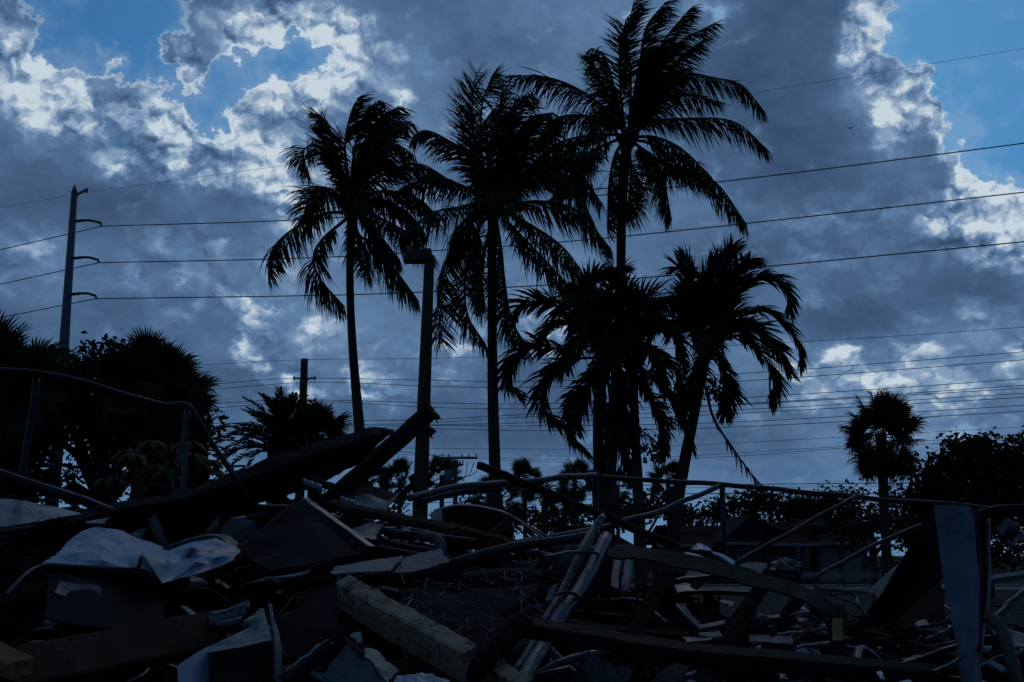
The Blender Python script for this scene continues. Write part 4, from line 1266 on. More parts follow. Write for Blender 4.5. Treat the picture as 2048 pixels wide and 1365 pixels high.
# ---- lumber lower left
beam('lumber', 'raw brown lumber beam lying at the lower left', 'lumber', (30, 1342, 2.75), (436, 1262, 3.15), 34, .10, 'wood_brown', roll=1.0, jag=.012, seed=2, seg=10)
beam('lumber', 'orange-brown timber end poking in at the lower left corner', 'lumber', (-60, 1290, 2.7), (44, 1338, 2.65), 34, .06, 'wood_tan', roll=.6, jag=.01, seed=5)
# ---- bent white appliance casing
t = thing('appliance_casing', 'bent white metal appliance casing at the bottom left of centre', 'appliance', P(450, 1365, 2.7))
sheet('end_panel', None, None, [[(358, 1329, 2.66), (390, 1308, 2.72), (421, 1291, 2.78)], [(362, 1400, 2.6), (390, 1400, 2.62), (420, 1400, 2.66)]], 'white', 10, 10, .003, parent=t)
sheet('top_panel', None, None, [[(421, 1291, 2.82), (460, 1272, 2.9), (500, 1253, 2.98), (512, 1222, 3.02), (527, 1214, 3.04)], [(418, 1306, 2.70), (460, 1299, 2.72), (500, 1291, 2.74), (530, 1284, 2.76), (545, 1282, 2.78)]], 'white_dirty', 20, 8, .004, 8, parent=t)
sheet('front_panel', None, None, [[(418, 1306, 2.69), (460, 1299, 2.71), (500, 1291, 2.73), (545, 1282, 2.77)], [(424, 1410, 2.58), (460, 1410, 2.6), (500, 1410, 2.62), (556, 1410, 2.66)]], 'dark_sheet', 14, 12, .005, 8, parent=t)  # white casing too; the shade on its front is painted dark
sheet('flange', None, None, [[(536, 1212, 2.9), (559, 1270, 2.8), (563, 1330, 2.74), (565, 1400, 2.7)], [(545, 1212, 2.9), (550, 1272, 2.78), (552, 1330, 2.72), (554, 1400, 2.68)]], 'white_dirty', 14, 3, .001, parent=t)
sheet('corrugated_scrap', 'small curled corrugated metal scrap above the white casing', 'scrap', [[(408, 1224, 3.2), (440, 1220, 3.2), (470, 1212, 3.2), (491, 1199, 3.2)], [(412, 1238, 3.1), (440, 1236, 3.1), (465, 1228, 3.1), (486, 1222, 3.1)], [(430, 1250, 3.0), (450, 1251, 3.0), (470, 1247, 3.0), (484, 1243, 3.0)]], 'grey_sheet', 16, 18, .003, corr=(3, .008))
sheet('loose_sheet', 'dim blue-grey sheet under the corrugated scrap', 'sheet', [[(440, 1248, 3.15), (486, 1240, 3.15), (520, 1222, 3.2)], [(470, 1268, 3.05), (490, 1262, 3.05), (505, 1250, 3.05)]], 'grey_sheet', 10, 5, .004)
# ---- square board with rim
t = sheet('square_board', 'dark square board propped on edge right of the white casing', 'board', [[(556, 1236, 3.0), (600, 1212, 3.05), (640, 1191, 3.1)], [(584, 1346, 2.8), (640, 1298, 2.85), (691, 1253, 2.9)]], 'dark_sheet', 14, 12, .004, seed=12, thick=.015)
pipe('rim', None, None, [(550, 1236, 3.02), (572, 1212, 3.05), (590, 1189, 3.1), (640, 1177, 3.15), (690, 1164, 3.2), (698, 1180, 3.2)], 4, 'wood_brown', parent=t, smooth=False, n=6)
sheet('loose_sheet', 'black panel behind the rimmed square board', 'sheet', [[(592, 1192, 3.2), (640, 1180, 3.25), (692, 1168, 3.3)], [(600, 1240, 3.1), (650, 1240, 3.1), (700, 1240, 3.1)]], 'dark_sheet', 10, 6, .004, seed=14)
# ---- flaking plastered beam
beam('plastered_beam', 'heavy flaking tan plastered beam lying diagonally at the bottom centre', 'beam', (694, 1190, 3.15), (942, 1330, 2.85), 40, .085, 'plaster', roll=-.75, jag=.008, seed=3, seg=14)
beam('plastered_beam', 'short broken tan beam stub right of the heavy flaking one', 'beam', (972, 1338, 2.8), (1050, 1392, 2.7), 36, .07, 'plaster', roll=-.7, jag=.015, seed=8)
# ---- teal pieces
sheet('teal_board', 'long teal painted board fragment under the tan beam', 'board', [[(734, 1297, 2.85), (757, 1304, 2.84), (778, 1325, 2.8), (797, 1345, 2.78)], [(730, 1306, 2.8), (745, 1325, 2.76), (760, 1345, 2.72), (776, 1364, 2.7)]], 'teal', 14, 6, .004, 12)
sheet('teal_scrap', 'small teal chip just left of the long teal fragment', 'scrap', [[(703, 1268, 2.9), (727, 1267, 2.9)], [(712, 1285, 2.86), (718, 1283, 2.86)]], 'teal', 6, 4, .002)
sheet('teal_board', 'dark teal board leaning at the bottom edge', 'board', [[(697, 1284, 2.8), (730, 1320, 2.74), (775, 1370, 2.68)], [(648, 1352, 2.75), (690, 1400, 2.68), (740, 1420, 2.64)]], 'teal_dark', 10, 8, .003)
beam('board', 'pale short lath on the edge of the dark teal board', 'board', (698, 1284, 2.78), (724, 1308, 2.74), 8, .015, 'wood_brown', roll=.3, jag=.004)
beam('board', 'thin dark batten slanting beside the square board', 'board', (585, 1362, 2.75), (694, 1262, 2.85), 16, .02, 'wood_dark', roll=.3)
beam('board', 'grey batten parallel to the dark one beside the square board', 'board', (566, 1350, 2.72), (655, 1285, 2.8), 10, .015, 'grey_sheet', roll=.3)
sheet('crumpled_sheet', 'small crumpled pale sheet peeking in at the bottom edge', 'sheet metal', [[(788, 1352, 2.72), (815, 1343, 2.74), (850, 1347, 2.74), (866, 1338, 2.74), (895, 1362, 2.72)], [(780, 1400, 2.6), (815, 1400, 2.6), (850, 1400, 2.6), (880, 1400, 2.6), (905, 1400, 2.6)]], 'white', 24, 10, .010, 14, seed=7, linear=True)
# ---- middle: folded cement sheet, planks, pale slivers
sheet('folded_roof_sheet', 'tall dark folded panel leaning in the middle of the heap', 'sheet', [[(482, 1100, 4.3), (535, 1050, 4.5), (592, 1001, 4.7), (602, 1004, 4.7)], [(500, 1120, 4.2), (560, 1090, 4.3), (610, 1060, 4.4), (650, 1050, 4.5)], [(540, 1140, 4.0), (600, 1130, 4.0), (650, 1120, 4.1), (720, 1110, 4.2)]], 'dark_sheet', 24, 14, .008, seed=21, thick=.012)
beam('plank', 'grey weathered plank sloping down right from the folded panel top', 'plank', (606, 1008, 4.75), (738, 1104, 4.4), 28, .03, 'grey_sheet', roll=.5, seed=9)
pipe('thin_strip', 'thin bright strip along the folded panel edge', 'strip', [(486, 1097, 4.28), (540, 1047, 4.45), (590, 1002, 4.66)], 4, 'wood_brown', n=6)
beam('lath', 'white lath end sticking out under the dark twisted panel', 'lath', (608, 962, 5.2), (643, 976, 5.1), 9, .012, 'white', roll=.4, jag=.004)
beam('lath', 'brown lath stub beside the white lath end', 'lath', (626, 960, 5.3), (672, 978, 5.2), 16, .012, 'wood_brown', roll=.5)
beam('lath', 'white lath end at the foot of the slanting plank', 'lath', (683, 998, 5.0), (706, 1008, 4.95), 11, .012, 'white', roll=.4, jag=.004)
sheet('corrugated_sheet', 'pale blue corrugated sheet glinting at the middle of the heap', 'sheet metal', [[(709, 992, 5.2), (740, 986, 5.25), (775, 1000, 5.25), (797, 984, 5.3)], [(700, 1018, 4.95), (735, 1020, 4.95), (768, 1022, 4.95), (775, 1010, 5.0)]], 'white_dirty', 40, 8, .006, 10, .004, seed=22)
sheet('loose_sheet', 'brown board triangle behind the corrugated sheet', 'sheet', [[(715, 975, 5.5), (745, 972, 5.5), (790, 985, 5.5)], [(715, 995, 5.4), (755, 998, 5.4), (800, 1000, 5.4)]], 'wood_brown', 10, 5, .004)
beam('board', 'long brown board running right below the corrugated sheet', 'board', (668, 1012, 4.9), (905, 1060, 4.7), 17, .035, 'wood_brown', roll=.5, seed=15, seg=10)
beam('board', 'broken brown board ending above the diagonal big pipe', 'board', (905, 1055, 4.9), (980, 1078, 4.8), 16, .03, 'wood_brown', roll=.5, seed=16)
beam('board', 'dark board crossing up to the right beside the white rounded shell', 'board', (968, 1082, 4.8), (1022, 1036, 5.2), 15, .03, 'wood_dark', roll=.3, seed=17)
sheet('loose_sheet', 'grey trapezoid panel under the long brown board', 'sheet', [[(703, 1056, 4.7), (735, 1046, 4.75), (770, 1040, 4.8)], [(722, 1075, 4.55), (737, 1077, 4.55), (750, 1079, 4.55)]], 'grey_sheet', 8, 6, .003)
sheet('sheet_scrap', 'crumpled white rag of metal below the white shell left end', 'scrap', [[(798, 1064, 4.7), (812, 1052, 4.75), (828, 1066, 4.7)], [(795, 1070, 4.6), (812, 1068, 4.6), (832, 1074, 4.6)]], 'white', 10, 6, .004, 14)
sheet('loose_sheet', 'greenish pale panel under the white shell', 'sheet', [[(845, 1062, 5), (870, 1060, 5), (888, 1063, 5)], [(845, 1076, 4.9), (870, 1077, 4.9), (888, 1077, 4.9)]], 'cream', 8, 4, .002)
pipe('fallen_pipe', 'dark pipe lying level below the long brown board', 'pipe', [(775, 1064, 4.5), (850, 1071, 4.5), (955, 1082, 4.5)], 11, 'pipe_dark')
pipe('fallen_pipe', 'thin dark pipe lying under the level one, tilting right', 'pipe', [(765, 1078, 4.4), (820, 1093, 4.4), (880, 1102, 4.4)], 8, 'pipe_dark')
pipe('fallen_pipe', 'second thin dark pipe tilting right near the flat pale panel', 'pipe', [(755, 1090, 4.35), (800, 1100, 4.35), (860, 1110, 4.35)], 7, 'pipe_dark')
pipe('elbow_pipe', 'short black elbow pipe below the white shell', 'pipe', [(845, 1075, 4.5), (875, 1078, 4.45), (884, 1092, 4.4), (882, 1112, 4.35)], 20, 'black')
sheet('loose_sheet', 'flat pale blue metal panel in the centre of the heap', 'sheet', [[(672, 1131, 4.1), (740, 1121, 4.2), (808, 1112, 4.3)], [(662, 1146, 3.9), (725, 1142, 3.95), (783, 1138, 4.0)]], 'white_dirty', 16, 6, .004, seed=31)
sheet('loose_sheet', 'dark sloping panel right of the flat pale panel', 'sheet', [[(808, 1113, 4.25), (850, 1104, 4.3), (878, 1098, 4.3)], [(785, 1142, 4.0), (830, 1140, 4.0), (900, 1122, 4.1)]], 'grey_sheet', 14, 6, .006, seed=32)
sheet('sheet_scrap', 'thin pale strip left of the flat pale panel', 'scrap', [[(566, 1151, 4.0), (600, 1145, 4.0), (628, 1136, 4.05)], [(530, 1156, 3.9), (580, 1153, 3.9), (600, 1150, 3.9)]], 'white_dirty', 10, 4, .002)
beam('board', 'black slat crossing up over the thin pale strip', 'board', (552, 1176, 3.9), (668, 1120, 4.1), 12, .02, 'wood_dark', roll=.3, seed=33)
# ---- white rounded shell
t = thing('rounded_shell', 'white rounded moulded shell lying in the middle of the heap', 'shell', P(930, 1090, 5.4))
prof = [(884, 1018), (910, 1012), (945, 1012), (985, 1019), (1018, 1031), (1030, 1060), (1030, 1090)]
sheet('side', None, None, [[(x, y, 5.3) for x, y in prof[:6]], [(886, 1050, 5.25), (910, 1060, 5.25), (945, 1064, 5.25), (985, 1066, 5.25), (1015, 1070, 5.25), (1026, 1080, 5.25)], [(886, 1095, 5.3), (910, 1100, 5.3), (945, 1100, 5.3), (985, 1100, 5.3), (1015, 1100, 5.3), (1024, 1100, 5.3)]], 'dark_sheet', 26, 10, .0, parent=t, smooth_rows=True)  # shaded flank of the white shell, its shade put into the colour
sheet('top', None, None, [[(x - 4, y - 2, 5.9) for x, y in prof[:6]], [(x, y - 3, 5.6) for x, y in prof[:6]], [(x, y, 5.31) for x, y in prof[:6]], [(x + 1, y + (9 if i < 5 else 4), 5.29) for i, (x, y) in enumerate(prof[:6])]], 'shell', 26, 12, .0, parent=t, smooth_rows=True)
sheet('end', None, None, [[(868, 1020, 5.6), (876, 1017, 5.45), (886, 1017, 5.31)], [(859, 1046, 5.6), (870, 1050, 5.4), (884, 1052, 5.29)], [(860, 1085, 5.6), (870, 1090, 5.4), (884, 1095, 5.3)]], 'shell', 12, 10, .0, parent=t, smooth_rows=True)
# ---- fallen fence frame: long rails, posts, braces
t = thing('fence_frame', 'long fallen pipe fence frame with braces spanning the right half', 'fence frame', P(1448, 1120, 6))
pipe('top_rail', None, None, [(820, 998, 5.2), (860, 986, 5.3), (905, 975, 5.4), (1000, 968, 5.6), (1100, 958, 5.8), (1192, 950, 6)], 13, parent=t)
pipe('top_rail', None, None, [(1192, 954, 6), (1300, 961, 6), (1450, 970, 5.9), (1600, 983, 5.8), (1800, 1003, 5.7), (1960, 1015, 5.6), (2110, 1019, 5.5)], 10, 'pipe_dark', parent=t)
pipe('lower_rail', None, None, [(835, 1004, 5.3), (880, 993, 5.4), (930, 985, 5.5), (1000, 980, 5.6)], 13, 'pipe_dark', parent=t)
pipe('post', None, None, [(1191, 952, 6.0), (1191, 990, 6.0), (1193, 1060, 6.0)], 13, 'pipe_dark', parent=t)
pipe('post', None, None, [(1447, 974, 5.88), (1448, 1040, 5.88), (1449, 1140, 5.88)], 11, 'pipe_dark', parent=t)
pipe('brace', None, None, [(1442, 972, 5.9), (1340, 1015, 5.7), (1210, 1053, 5.5), (1000, 1090, 5.2)], 11, parent=t)
pipe('brace', None, None, [(1712, 994, 5.7), (1600, 1055, 5.5), (1460, 1132, 5.3)], 9, 'pipe_dark', parent=t)
pipe('brace', None, None, [(1900, 1040, 5), (1845, 1050, 5), (1770, 1080, 4.9), (1700, 1118, 4.8), (1625, 1160, 4.7)], 8, 'pipe_dark', parent=t)
pipe('brace', None, None, [(2060, 1012, 5.4), (2000, 1014, 5.4), (1950, 1024, 5.4)], 7, 'pipe_dark', parent=t)
beam('angle_iron', 'dark angle iron slanting down right across the fallen rail', 'angle iron', (958, 930, 4.9), (1352, 1092, 4.6), 15, .02, 'dark_sheet', roll=.3, jag=.006, seed=41, seg=14)
pipe('thin_rod', 'thin pale rod slanting right of the white shell', 'rod', [(1018, 1030, 5.0), (1060, 1058, 4.9), (1092, 1080, 4.8)], 5, n=6)
pipe('thin_rod', 'thin dark rod slanting beside the pale rod', 'rod', [(1038, 1036, 5.1), (1080, 1064, 5.0), (1112, 1084, 4.9)], 5, 'pipe_dark', n=6)
beam('board', 'brown stub lying against the big diagonal pipe', 'board', (998, 1083, 4.6), (1046, 1102, 4.5), 22, .03, 'wood_brown', roll=.5, seed=43)
pipe('big_pipe', 'big dull pipe lying diagonally across the centre', 'pipe', [(700, 1172, 4.1), (800, 1150, 4.2), (902, 1128, 4.3), (1034, 1096, 4.4), (1185, 1070, 4.5)], 28, 'pipe_dark', w2=18)
# ---- the two strapped conduits
t = thing('conduit_pair', 'two strapped grey conduits slanting down to the bottom centre', 'conduit', P(1052, 1365, 2.9))
pipe('conduit', None, None, [(1214, 1078, 3.6), (1160, 1180, 3.3), (1105, 1262, 3.1), (1040, 1385, 2.8)], 27, parent=t)
pipe('conduit', None, None, [(1206, 1036, 3.8), (1160, 1110, 3.55), (1110, 1212, 3.3), (1022, 1362, 2.95)], 16, 'pipe_dark', parent=t)
pipe('strap', None, None, [(1148, 1110, 3.5), (1170, 1106, 3.42), (1192, 1109, 3.42), (1198, 1116, 3.5)], 7, 'pipe_dark', parent=t, n=6)
pipe('strap', None, None, [(1112, 1190, 3.3), (1135, 1188, 3.2), (1156, 1193, 3.2), (1158, 1200, 3.3)], 7, 'pipe_dark', parent=t, n=6)
beam('flat_bar', 'flat grey bar standing beside the conduit tops', 'bar', (1170, 1100, 3.6), (1206, 1034, 3.75), 13, .006, 'grey_sheet', roll=.2)
beam('flat_bar', 'thin dark blade pointing up above the flat grey bar', 'bar', (1210, 1030, 4.4), (1241, 1000, 4.4), 7, .006, 'dark_sheet', roll=.2, jag=.015)
beam('lath', 'thin pale lath lying behind the upper conduit strap', 'lath', (1090, 1113, 3.9), (1188, 1096, 4.0), 6, .01, 'white_dirty', roll=.4)
# ---- grey rounded sheet and netting behind the tan beam
sheet('curved_sheet', 'dull grey curved sheet below the big diagonal pipe', 'sheet metal', [[(930, 1146, 4.0), (985, 1139, 4.05), (1040, 1137, 4.05), (1082, 1142, 4.0)], [(925, 1152, 3.9), (985, 1147, 3.92), (1040, 1146, 3.92), (1085, 1150, 3.9)], [(915, 1190, 3.85), (985, 1190, 3.85), (1040, 1190, 3.85), (1090, 1190, 3.85)]], 'dark_sheet', 20, 12, .003, seed=51, smooth_rows=True)
sheet('loose_sheet', 'dim blue sheet hanging behind the wire netting', 'sheet', [[(800, 1180, 3.7), (900, 1178, 3.7), (1000, 1172, 3.7), (1075, 1168, 3.7)], [(840, 1300, 3.2), (920, 1310, 3.2), (1000, 1300, 3.2), (1060, 1260, 3.2)]], 'dark_sheet', 24, 14, .015, 5, seed=52)
rng = random.Random(5)
net = MB()
hx = {}
O = P(940, 1230, 3.15)


def hexpt(i, j):
    if (i, j) not in hx:
        x = 800 + i * 17 + (8 if j % 2 else 0) + rng.gauss(0, 4)
        y = 1150 + j * 15 + (5 if (i + j) % 2 else -5) + .1 * (x - 800) * (.3 if j > 5 else -.2) + rng.gauss(0, 3)
        hx[(i, j)] = P(x, y, 3.55 - j * .035 + rng.gauss(0, .03))
    return hx[(i, j)]


for j in range(11):
    for i in range(19):
        for di, dj in ((1, 0), (0, 1)):
            if dj and (i + j) % 2:
                continue
            if rng.random() < .30:
                continue
            a, b = hexpt(i, j), hexpt(i + di, j + dj)
            net.tube([a, (a + b) / 2 + Vector((rng.gauss(0, .004), 0, rng.gauss(0, .004))), b], .0011, 4, cap=False)
for k in range(14):
    a = P(rng.uniform(800, 1080), rng.uniform(1150, 1290), 3.35)
    net.tube(catmull([a, a + Vector((rng.gauss(0, .06), rng.gauss(0, .03), rng.gauss(0, .05))), a + Vector((rng.gauss(0, .1), rng.gauss(0, .04), rng.gauss(0, .07)))], 5), .0013, 4, cap=False)
o = shift(net, O).build('wire_netting', M['pipe'])
o.location = O
tag(o, 'torn tangled chicken wire netting behind the tan beam', 'wire netting')
beam('board', 'dark splintered board edge beside the lower conduit strap', 'board', (1015, 1225, 3.4), (1118, 1170, 3.5), 10, .02, 'wood_dark', roll=.4, jag=.02, seed=55)
sheet('sheet_scrap', 'pale torn shard on the splintered board end by the conduits', 'scrap', [[(1100, 1178, 3.42), (1117, 1168, 3.42)], [(1096, 1204, 3.38), (1106, 1200, 3.38)]], 'white_dirty', 6, 6, .003, 14)
# ---- black bent beam
t = thing('bent_beam', 'black bent metal beam lying along the bottom right', 'beam', P(1040, 1250, 2.8))
beam('arm', None, None, (1036, 1252, 2.82), (1400, 1312, 2.85), 30, .05, 'dark_green', roll=.4, parent=t, seed=61, seg=10)
beam('arm', None, None, (1400, 1312, 2.85), (1860, 1350, 2.9), 34, .05, 'dark_green', roll=.4, parent=t, seed=62, seg=10)
beam('arm', None, None, (1044, 1248, 2.81), (948, 1345, 2.7), 30, .05, 'dark_sheet', roll=.3, parent=t, seed=63)
# ---- curved dark strip with yellow label
t = sheet('curved_strip', 'long dark green metal strip curving over to the right', 'strip', [
    [(1216, 1092, 3.7), (1300, 1096, 3.65), (1400, 1113, 3.55), (1480, 1133, 3.5), (1560, 1158, 3.45), (1640, 1182, 3.4), (1676, 1222, 3.35), (1690, 1280, 3.3), (1690, 1380, 3.2)],
    [(1214, 1112, 3.62), (1300, 1120, 3.57), (1400, 1143, 3.47), (1480, 1164, 3.42), (1560, 1186, 3.37), (1612, 1204, 3.32), (1650, 1235, 3.28), (1664, 1285, 3.24), (1662, 1380, 3.14)]], 'dark_green', 50, 5, .004, 4, .006, seed=71)
sheet('label_sticker', None, None, [[(1667, 1237, 3.255), (1685, 1237, 3.315)], [(1667, 1281, 3.225), (1688, 1281, 3.285)]], 'yellow', 6, 6, .0, thick=.002, parent=t)
for k, (x0, x1, y1, lab) in enumerate([(1236, 1230, 1180, 'left'), (1258, 1250, 1186, 'right')]):
    beam('slat', lab + ' of two pale slats hanging under the curved strip', 'slat', (x0, 1118, 3.9), (x1, y1, 3.7), 15, .02, 'white_dirty' if k else 'grey_sheet', roll=.3, seed=73 + k)
# ---- right: wrapped lumps, cream boards, pale rails, shards
sheet('cream_board', 'flat cream board showing above the curved strip', 'board', [[(1490, 1126, 4.6), (1512, 1124, 4.6), (1535, 1127, 4.6)], [(1476, 1138, 4.4), (1500, 1143, 4.4), (1523, 1147, 4.4)]], 'cream', 8, 4, .001)
sheet('cream_board', 'dirty cream strip under the curved strip, left of centre right', 'board', [[(1373, 1142, 4.2), (1400, 1143, 4.2), (1424, 1150, 4.2)], [(1370, 1153, 4.1), (1400, 1154, 4.1), (1422, 1154, 4.1)]], 'cream', 8, 4, .001)


def lump(name, label, cat, c, rx, ry, rz, m, seed):
    rng_ = random.Random(seed)
    vs, fs = [], []
    nu, nv = 18, 11
    C = P(*c)
    s = c[2] / FPX
    for j in range(nv):
        th = math.pi * j / (nv - 1)
        for i in range(nu):
            ph = 2 * math.pi * i / nu
            d = Vector((math.sin(th) * math.cos(ph), math.sin(th) * math.sin(ph), math.cos(th)))
            k = 1 + .35 * (1 - 2 * abs(mnoise.noise(d * 2.2 + Vector((seed, 0, 0))))) - .2 + .18 * mnoise.noise(d * 6)
            vs.append(Vector((d.x * rx * s * k, d.y * rz * k, d.z * ry * s * k)))
    for j in range(nv - 1):
        for i in range(nu):
            fs.append((j * nu + i, (j + 1) * nu + i, (j + 1) * nu + (i + 1) % nu, j * nu + (i + 1) % nu))
    o = MB().add(vs, fs).build(name, M[m])
    o.location = C
    return tag(o, label, cat)


lump('wrapped_bundle', 'foil-wrapped dark lump on the curved strip, right of cream board', 'bundle', (1572, 1140, 4.2), 32, 22, .07, 'foil', 3)
lump('wrapped_bundle', 'small foil-wrapped lump under the curved strip at its left', 'bundle', (1352, 1142, 4.2), 21, 11, .05, 'foil', 6)
lump('concrete_chunk', 'dark mossy chunk below the small foil lump', 'chunk', (1332, 1195, 3.9), 22, 34, .06, 'rubble', 9)
sheet('sheet_scrap', 'tiny white peaked scrap above the curved strip', 'scrap', [[(1384, 1096, 5.2), (1398, 1086, 5.2), (1420, 1096, 5.2)], [(1386, 1099, 5.1), (1400, 1100, 5.1), (1424, 1101, 5.1)]], 'white', 8, 4, .002)
sheet('sheet_scrap', 'white slanted strip just left of the peaked scrap', 'scrap', [[(1370, 1104, 5.0), (1400, 1110, 5.0), (1425, 1122, 5.0)], [(1369, 1109, 4.95), (1400, 1117, 4.95), (1420, 1126, 4.95)]], 'white', 8, 4, .002)
sheet('sheet_scrap', 'white curled strip right of the peaked scrap', 'scrap', [[(1424, 1103, 5.2), (1445, 1108, 5.2), (1472, 1124, 5.2)], [(1430, 1108, 5.1), (1445, 1115, 5.1), (1466, 1130, 5.1)]], 'white', 8, 4, .002)
beam('pale_rail', 'thin pale rail lying level at the right beyond the strip', 'rail', (1636, 1175, 4.7), (1736, 1184, 4.6), 7, .02, 'white_dirty', roll=.6, jag=.002)
beam('pale_rail', 'long pale rail passing behind the hanging white sheet', 'rail', (1815, 1191, 4.4), (2110, 1138, 4.7), 12, .025, 'white_dirty', roll=.6, jag=.002, seg=10)
pipe('bent_cable', 'thin dark cable bow near the thin pale rail', 'cable', [(1660, 1190, 4.3), (1690, 1185, 4.3), (1712, 1192, 4.3), (1720, 1210, 4.2)], 5, 'pipe_dark', n=6)
SH = [  # pale shards seen through the wreck at the right
    ((1348, 1169, 3.8), (1372, 1166), (1395, 1180), (1355, 1184), 'grey_sheet', 'blue-grey flake left of the dark rods at right'),
    ((1350, 1205, 3.6), (1368, 1204), (1405, 1255), (1395, 1252), 'white_dirty', 'slanted blue-grey blade under the dark mossy chunk'),
    ((1395, 1250, 3.5), (1450, 1240), (1450, 1248), (1398, 1258), 'white_dirty', 'flat pale strip right of the slanted blade'),
    ((1532, 1230, 3.5), (1612, 1217), (1615, 1223), (1535, 1235), 'white_dirty', 'flat pale strip below the curved strip right half'),
    ((1578, 1196, 3.7), (1590, 1200), (1612, 1217), (1600, 1216), 'white', 'small white triangle hanging under the curved strip'),
    ((1598, 1236, 3.5), (1610, 1236), (1622, 1250), (1614, 1258), 'white_dirty', 'pale wedge beside the thin lath at right'),
    ((1505, 1215, 3.5), (1520, 1222), (1536, 1246), (1525, 1285), 'grey_sheet', 'blue-grey upright shard in the right wreckage'),
    ((1400, 1266, 3.3), (1440, 1262), (1445, 1272), (1402, 1272), 'teal_dark', 'dim teal strip below the flat pale strip'),
    ((1494, 1270, 3.3), (1590, 1272), (1585, 1285), (1500, 1282), 'teal_dark', 'dim teal strip under the upright shard'),
    ((1357, 1273, 3.2), (1400, 1276), (1430, 1276), (1380, 1284), 'grey_sheet', 'greyish torn flap near the bottom right beam'),
    ((1445, 1200, 3.6), (1465, 1203), (1468, 1212), (1460, 1215), 'white_dirty', 'little pale chip between the dark rods'),
    ((1830, 1244, 3.3), (1848, 1238), (1862, 1248), (1832, 1253), 'white_dirty', 'small pale flake left of the hanging sheet foot'),
    ((1962, 1318, 2.9), (1985, 1320), (2012, 1336), (1995, 1340), 'white_dirty', 'pale wedge right of the hanging sheet foot'),
    ((2010, 1255, 3.1), (2060, 1270), (2060, 1292), (2028, 1294), 'white_dirty', 'tilted pale plate at the right edge'),
    ((1960, 1290, 3.0), (1984, 1292), (1985, 1300), (1962, 1302), 'grey_sheet', 'small grey tab right of the hanging sheet'),
    ((1800, 1362, 2.7), (1818, 1358), (1830, 1372), (1802, 1374), 'white', 'small white corner at the bottom edge right'),
    ((1755, 1345, 2.8), (1762, 1344), (1768, 1356), (1760, 1355), 'white', 'tiny white sliver near bottom edge right'),
    ((1490, 1224, 3.6), (1500, 1226), (1502, 1232), (1492, 1231), 'white_dirty', 'tiny pale square between the dark boards at right'),
    ((1370, 1345, 2.75), (1392, 1340), (1388, 1346), (1372, 1350), 'white_dirty', 'narrow pale chip on the black bent beam'),
    ((1556, 1346, 2.75), (1572, 1349), (1570, 1353), (1558, 1352), 'white_dirty', 'narrow pale chip right along the black bent beam'),
]
for k, (a, b, c, d, m, lab) in enumerate(SH):
    dep = a[2]
    sheet('metal_shard', lab, 'shard', [[a, (*b, dep)], [(*d, dep - .12), (*c, dep - .12)]], m, 6, 5, .004, 16, .004, seed=100 + k)
RODS = [((1352, 1183, 3.9), (1500, 1187, 3.9), 9, 'pipe_dark', 'dark level rod in the right wreckage, lower of two'), ((1354, 1163, 4.0), (1440, 1152, 4.1), 9, 'pipe_dark', 'dark level rod in the right wreckage, upper of two'),
        ((1575, 1298, 3.2), (1652, 1228, 3.4), 7, 'wood_brown', 'thin brown lath slanting up right under the curved strip'), ((1550, 1270, 3.3), (1650, 1258, 3.3), 4, 'white_dirty', 'thin pale rod lying level under the brown lath'),
        ((1595, 1295, 3.2), (1656, 1285, 3.2), 4, 'white_dirty', 'thin pale rod near the yellow label'), ((1784, 1262, 3.2), (1905, 1243, 3.3), 6, 'wood_brown', 'thin brown rod behind the hanging sheet foot'),
        ((1800, 1330, 2.9), (1915, 1292, 3.0), 9, 'pipe_dark', 'dark rod rising to the hanging sheet foot'), ((1870, 1345, 2.8), (1930, 1312, 2.9), 8, 'pipe_dark', 'short dark rod beneath the hanging sheet foot'),
        ((1478, 1300, 3.1), (1560, 1304, 3.1), 5, 'wood_brown', 'thin level lath above the black bent beam')]
for k, (a, b, w, m, lab) in enumerate(RODS):
    beam('rod' if 'rod' in lab else 'lath', lab, 'rod' if 'rod' in lab else 'lath', a, b, w, .012, m, roll=.4, seed=200 + k, jag=.004)
BRD = [((1420, 1320, 3.3), (1520, 1180, 3.6), 26, 'dark upright board in the right wreckage, left of the upright shard'), ((1520, 1330, 3.2), (1600, 1190, 3.5), 24, 'dark upright board in the right wreckage, right of the upright shard'),
       ((1452, 1290, 3.2), (1500, 1215, 3.4), 26, 'narrow dark board between the two dark upright boards'), ((1260, 1290, 3.3), (1330, 1150, 3.7), 28, 'dark board leaning left of the mossy chunk')]
for k, (a, b, w, lab) in enumerate(BRD):
    beam('board', lab, 'board', a, b, w, .03, 'wood_dark', roll=.3, seed=230 + k, jag=.02)
# ---- tall hanging folded white sheet
t = thing('folded_sheet', 'tall folded white metal sheet standing at the right', 'sheet metal', P(1935, 1365, 2.9))
sheet('front_face', None, None, [[(1871, 1011, 3.1), (1879, 1073, 3.08), (1893, 1172, 3.04), (1912, 1270, 2.98), (1932, 1400, 2.9)], [(1905, 1012, 3.06), (1912, 1073, 3.04), (1925, 1172, 3.0), (1932, 1270, 2.95), (1942, 1400, 2.88)], [(1935, 1016, 3.08), (1946, 1060, 3.06), (1954, 1175, 3.02), (1953, 1270, 2.98), (1950, 1400, 2.9)]], 'white_shaded', 40, 14, .006, 6, .004, parent=t, smooth_rows=True, seed=81)
sheet('side_face', None, None, [[(1936, 1017, 3.09), (1947, 1080, 3.07), (1955, 1180, 3.03), (1956, 1300, 2.97)], [(1956, 1028, 3.3), (1962, 1090, 3.3), (1966, 1190, 3.2), (1960, 1310, 3.1)], [(1978, 1041, 3.25), (1977, 1110, 3.22), (1974, 1200, 3.15), (1962, 1325, 3.05)]], 'dark_sheet', 24, 8, .004, parent=t, seed=82)  # same white sheet, its shaded side painted near black
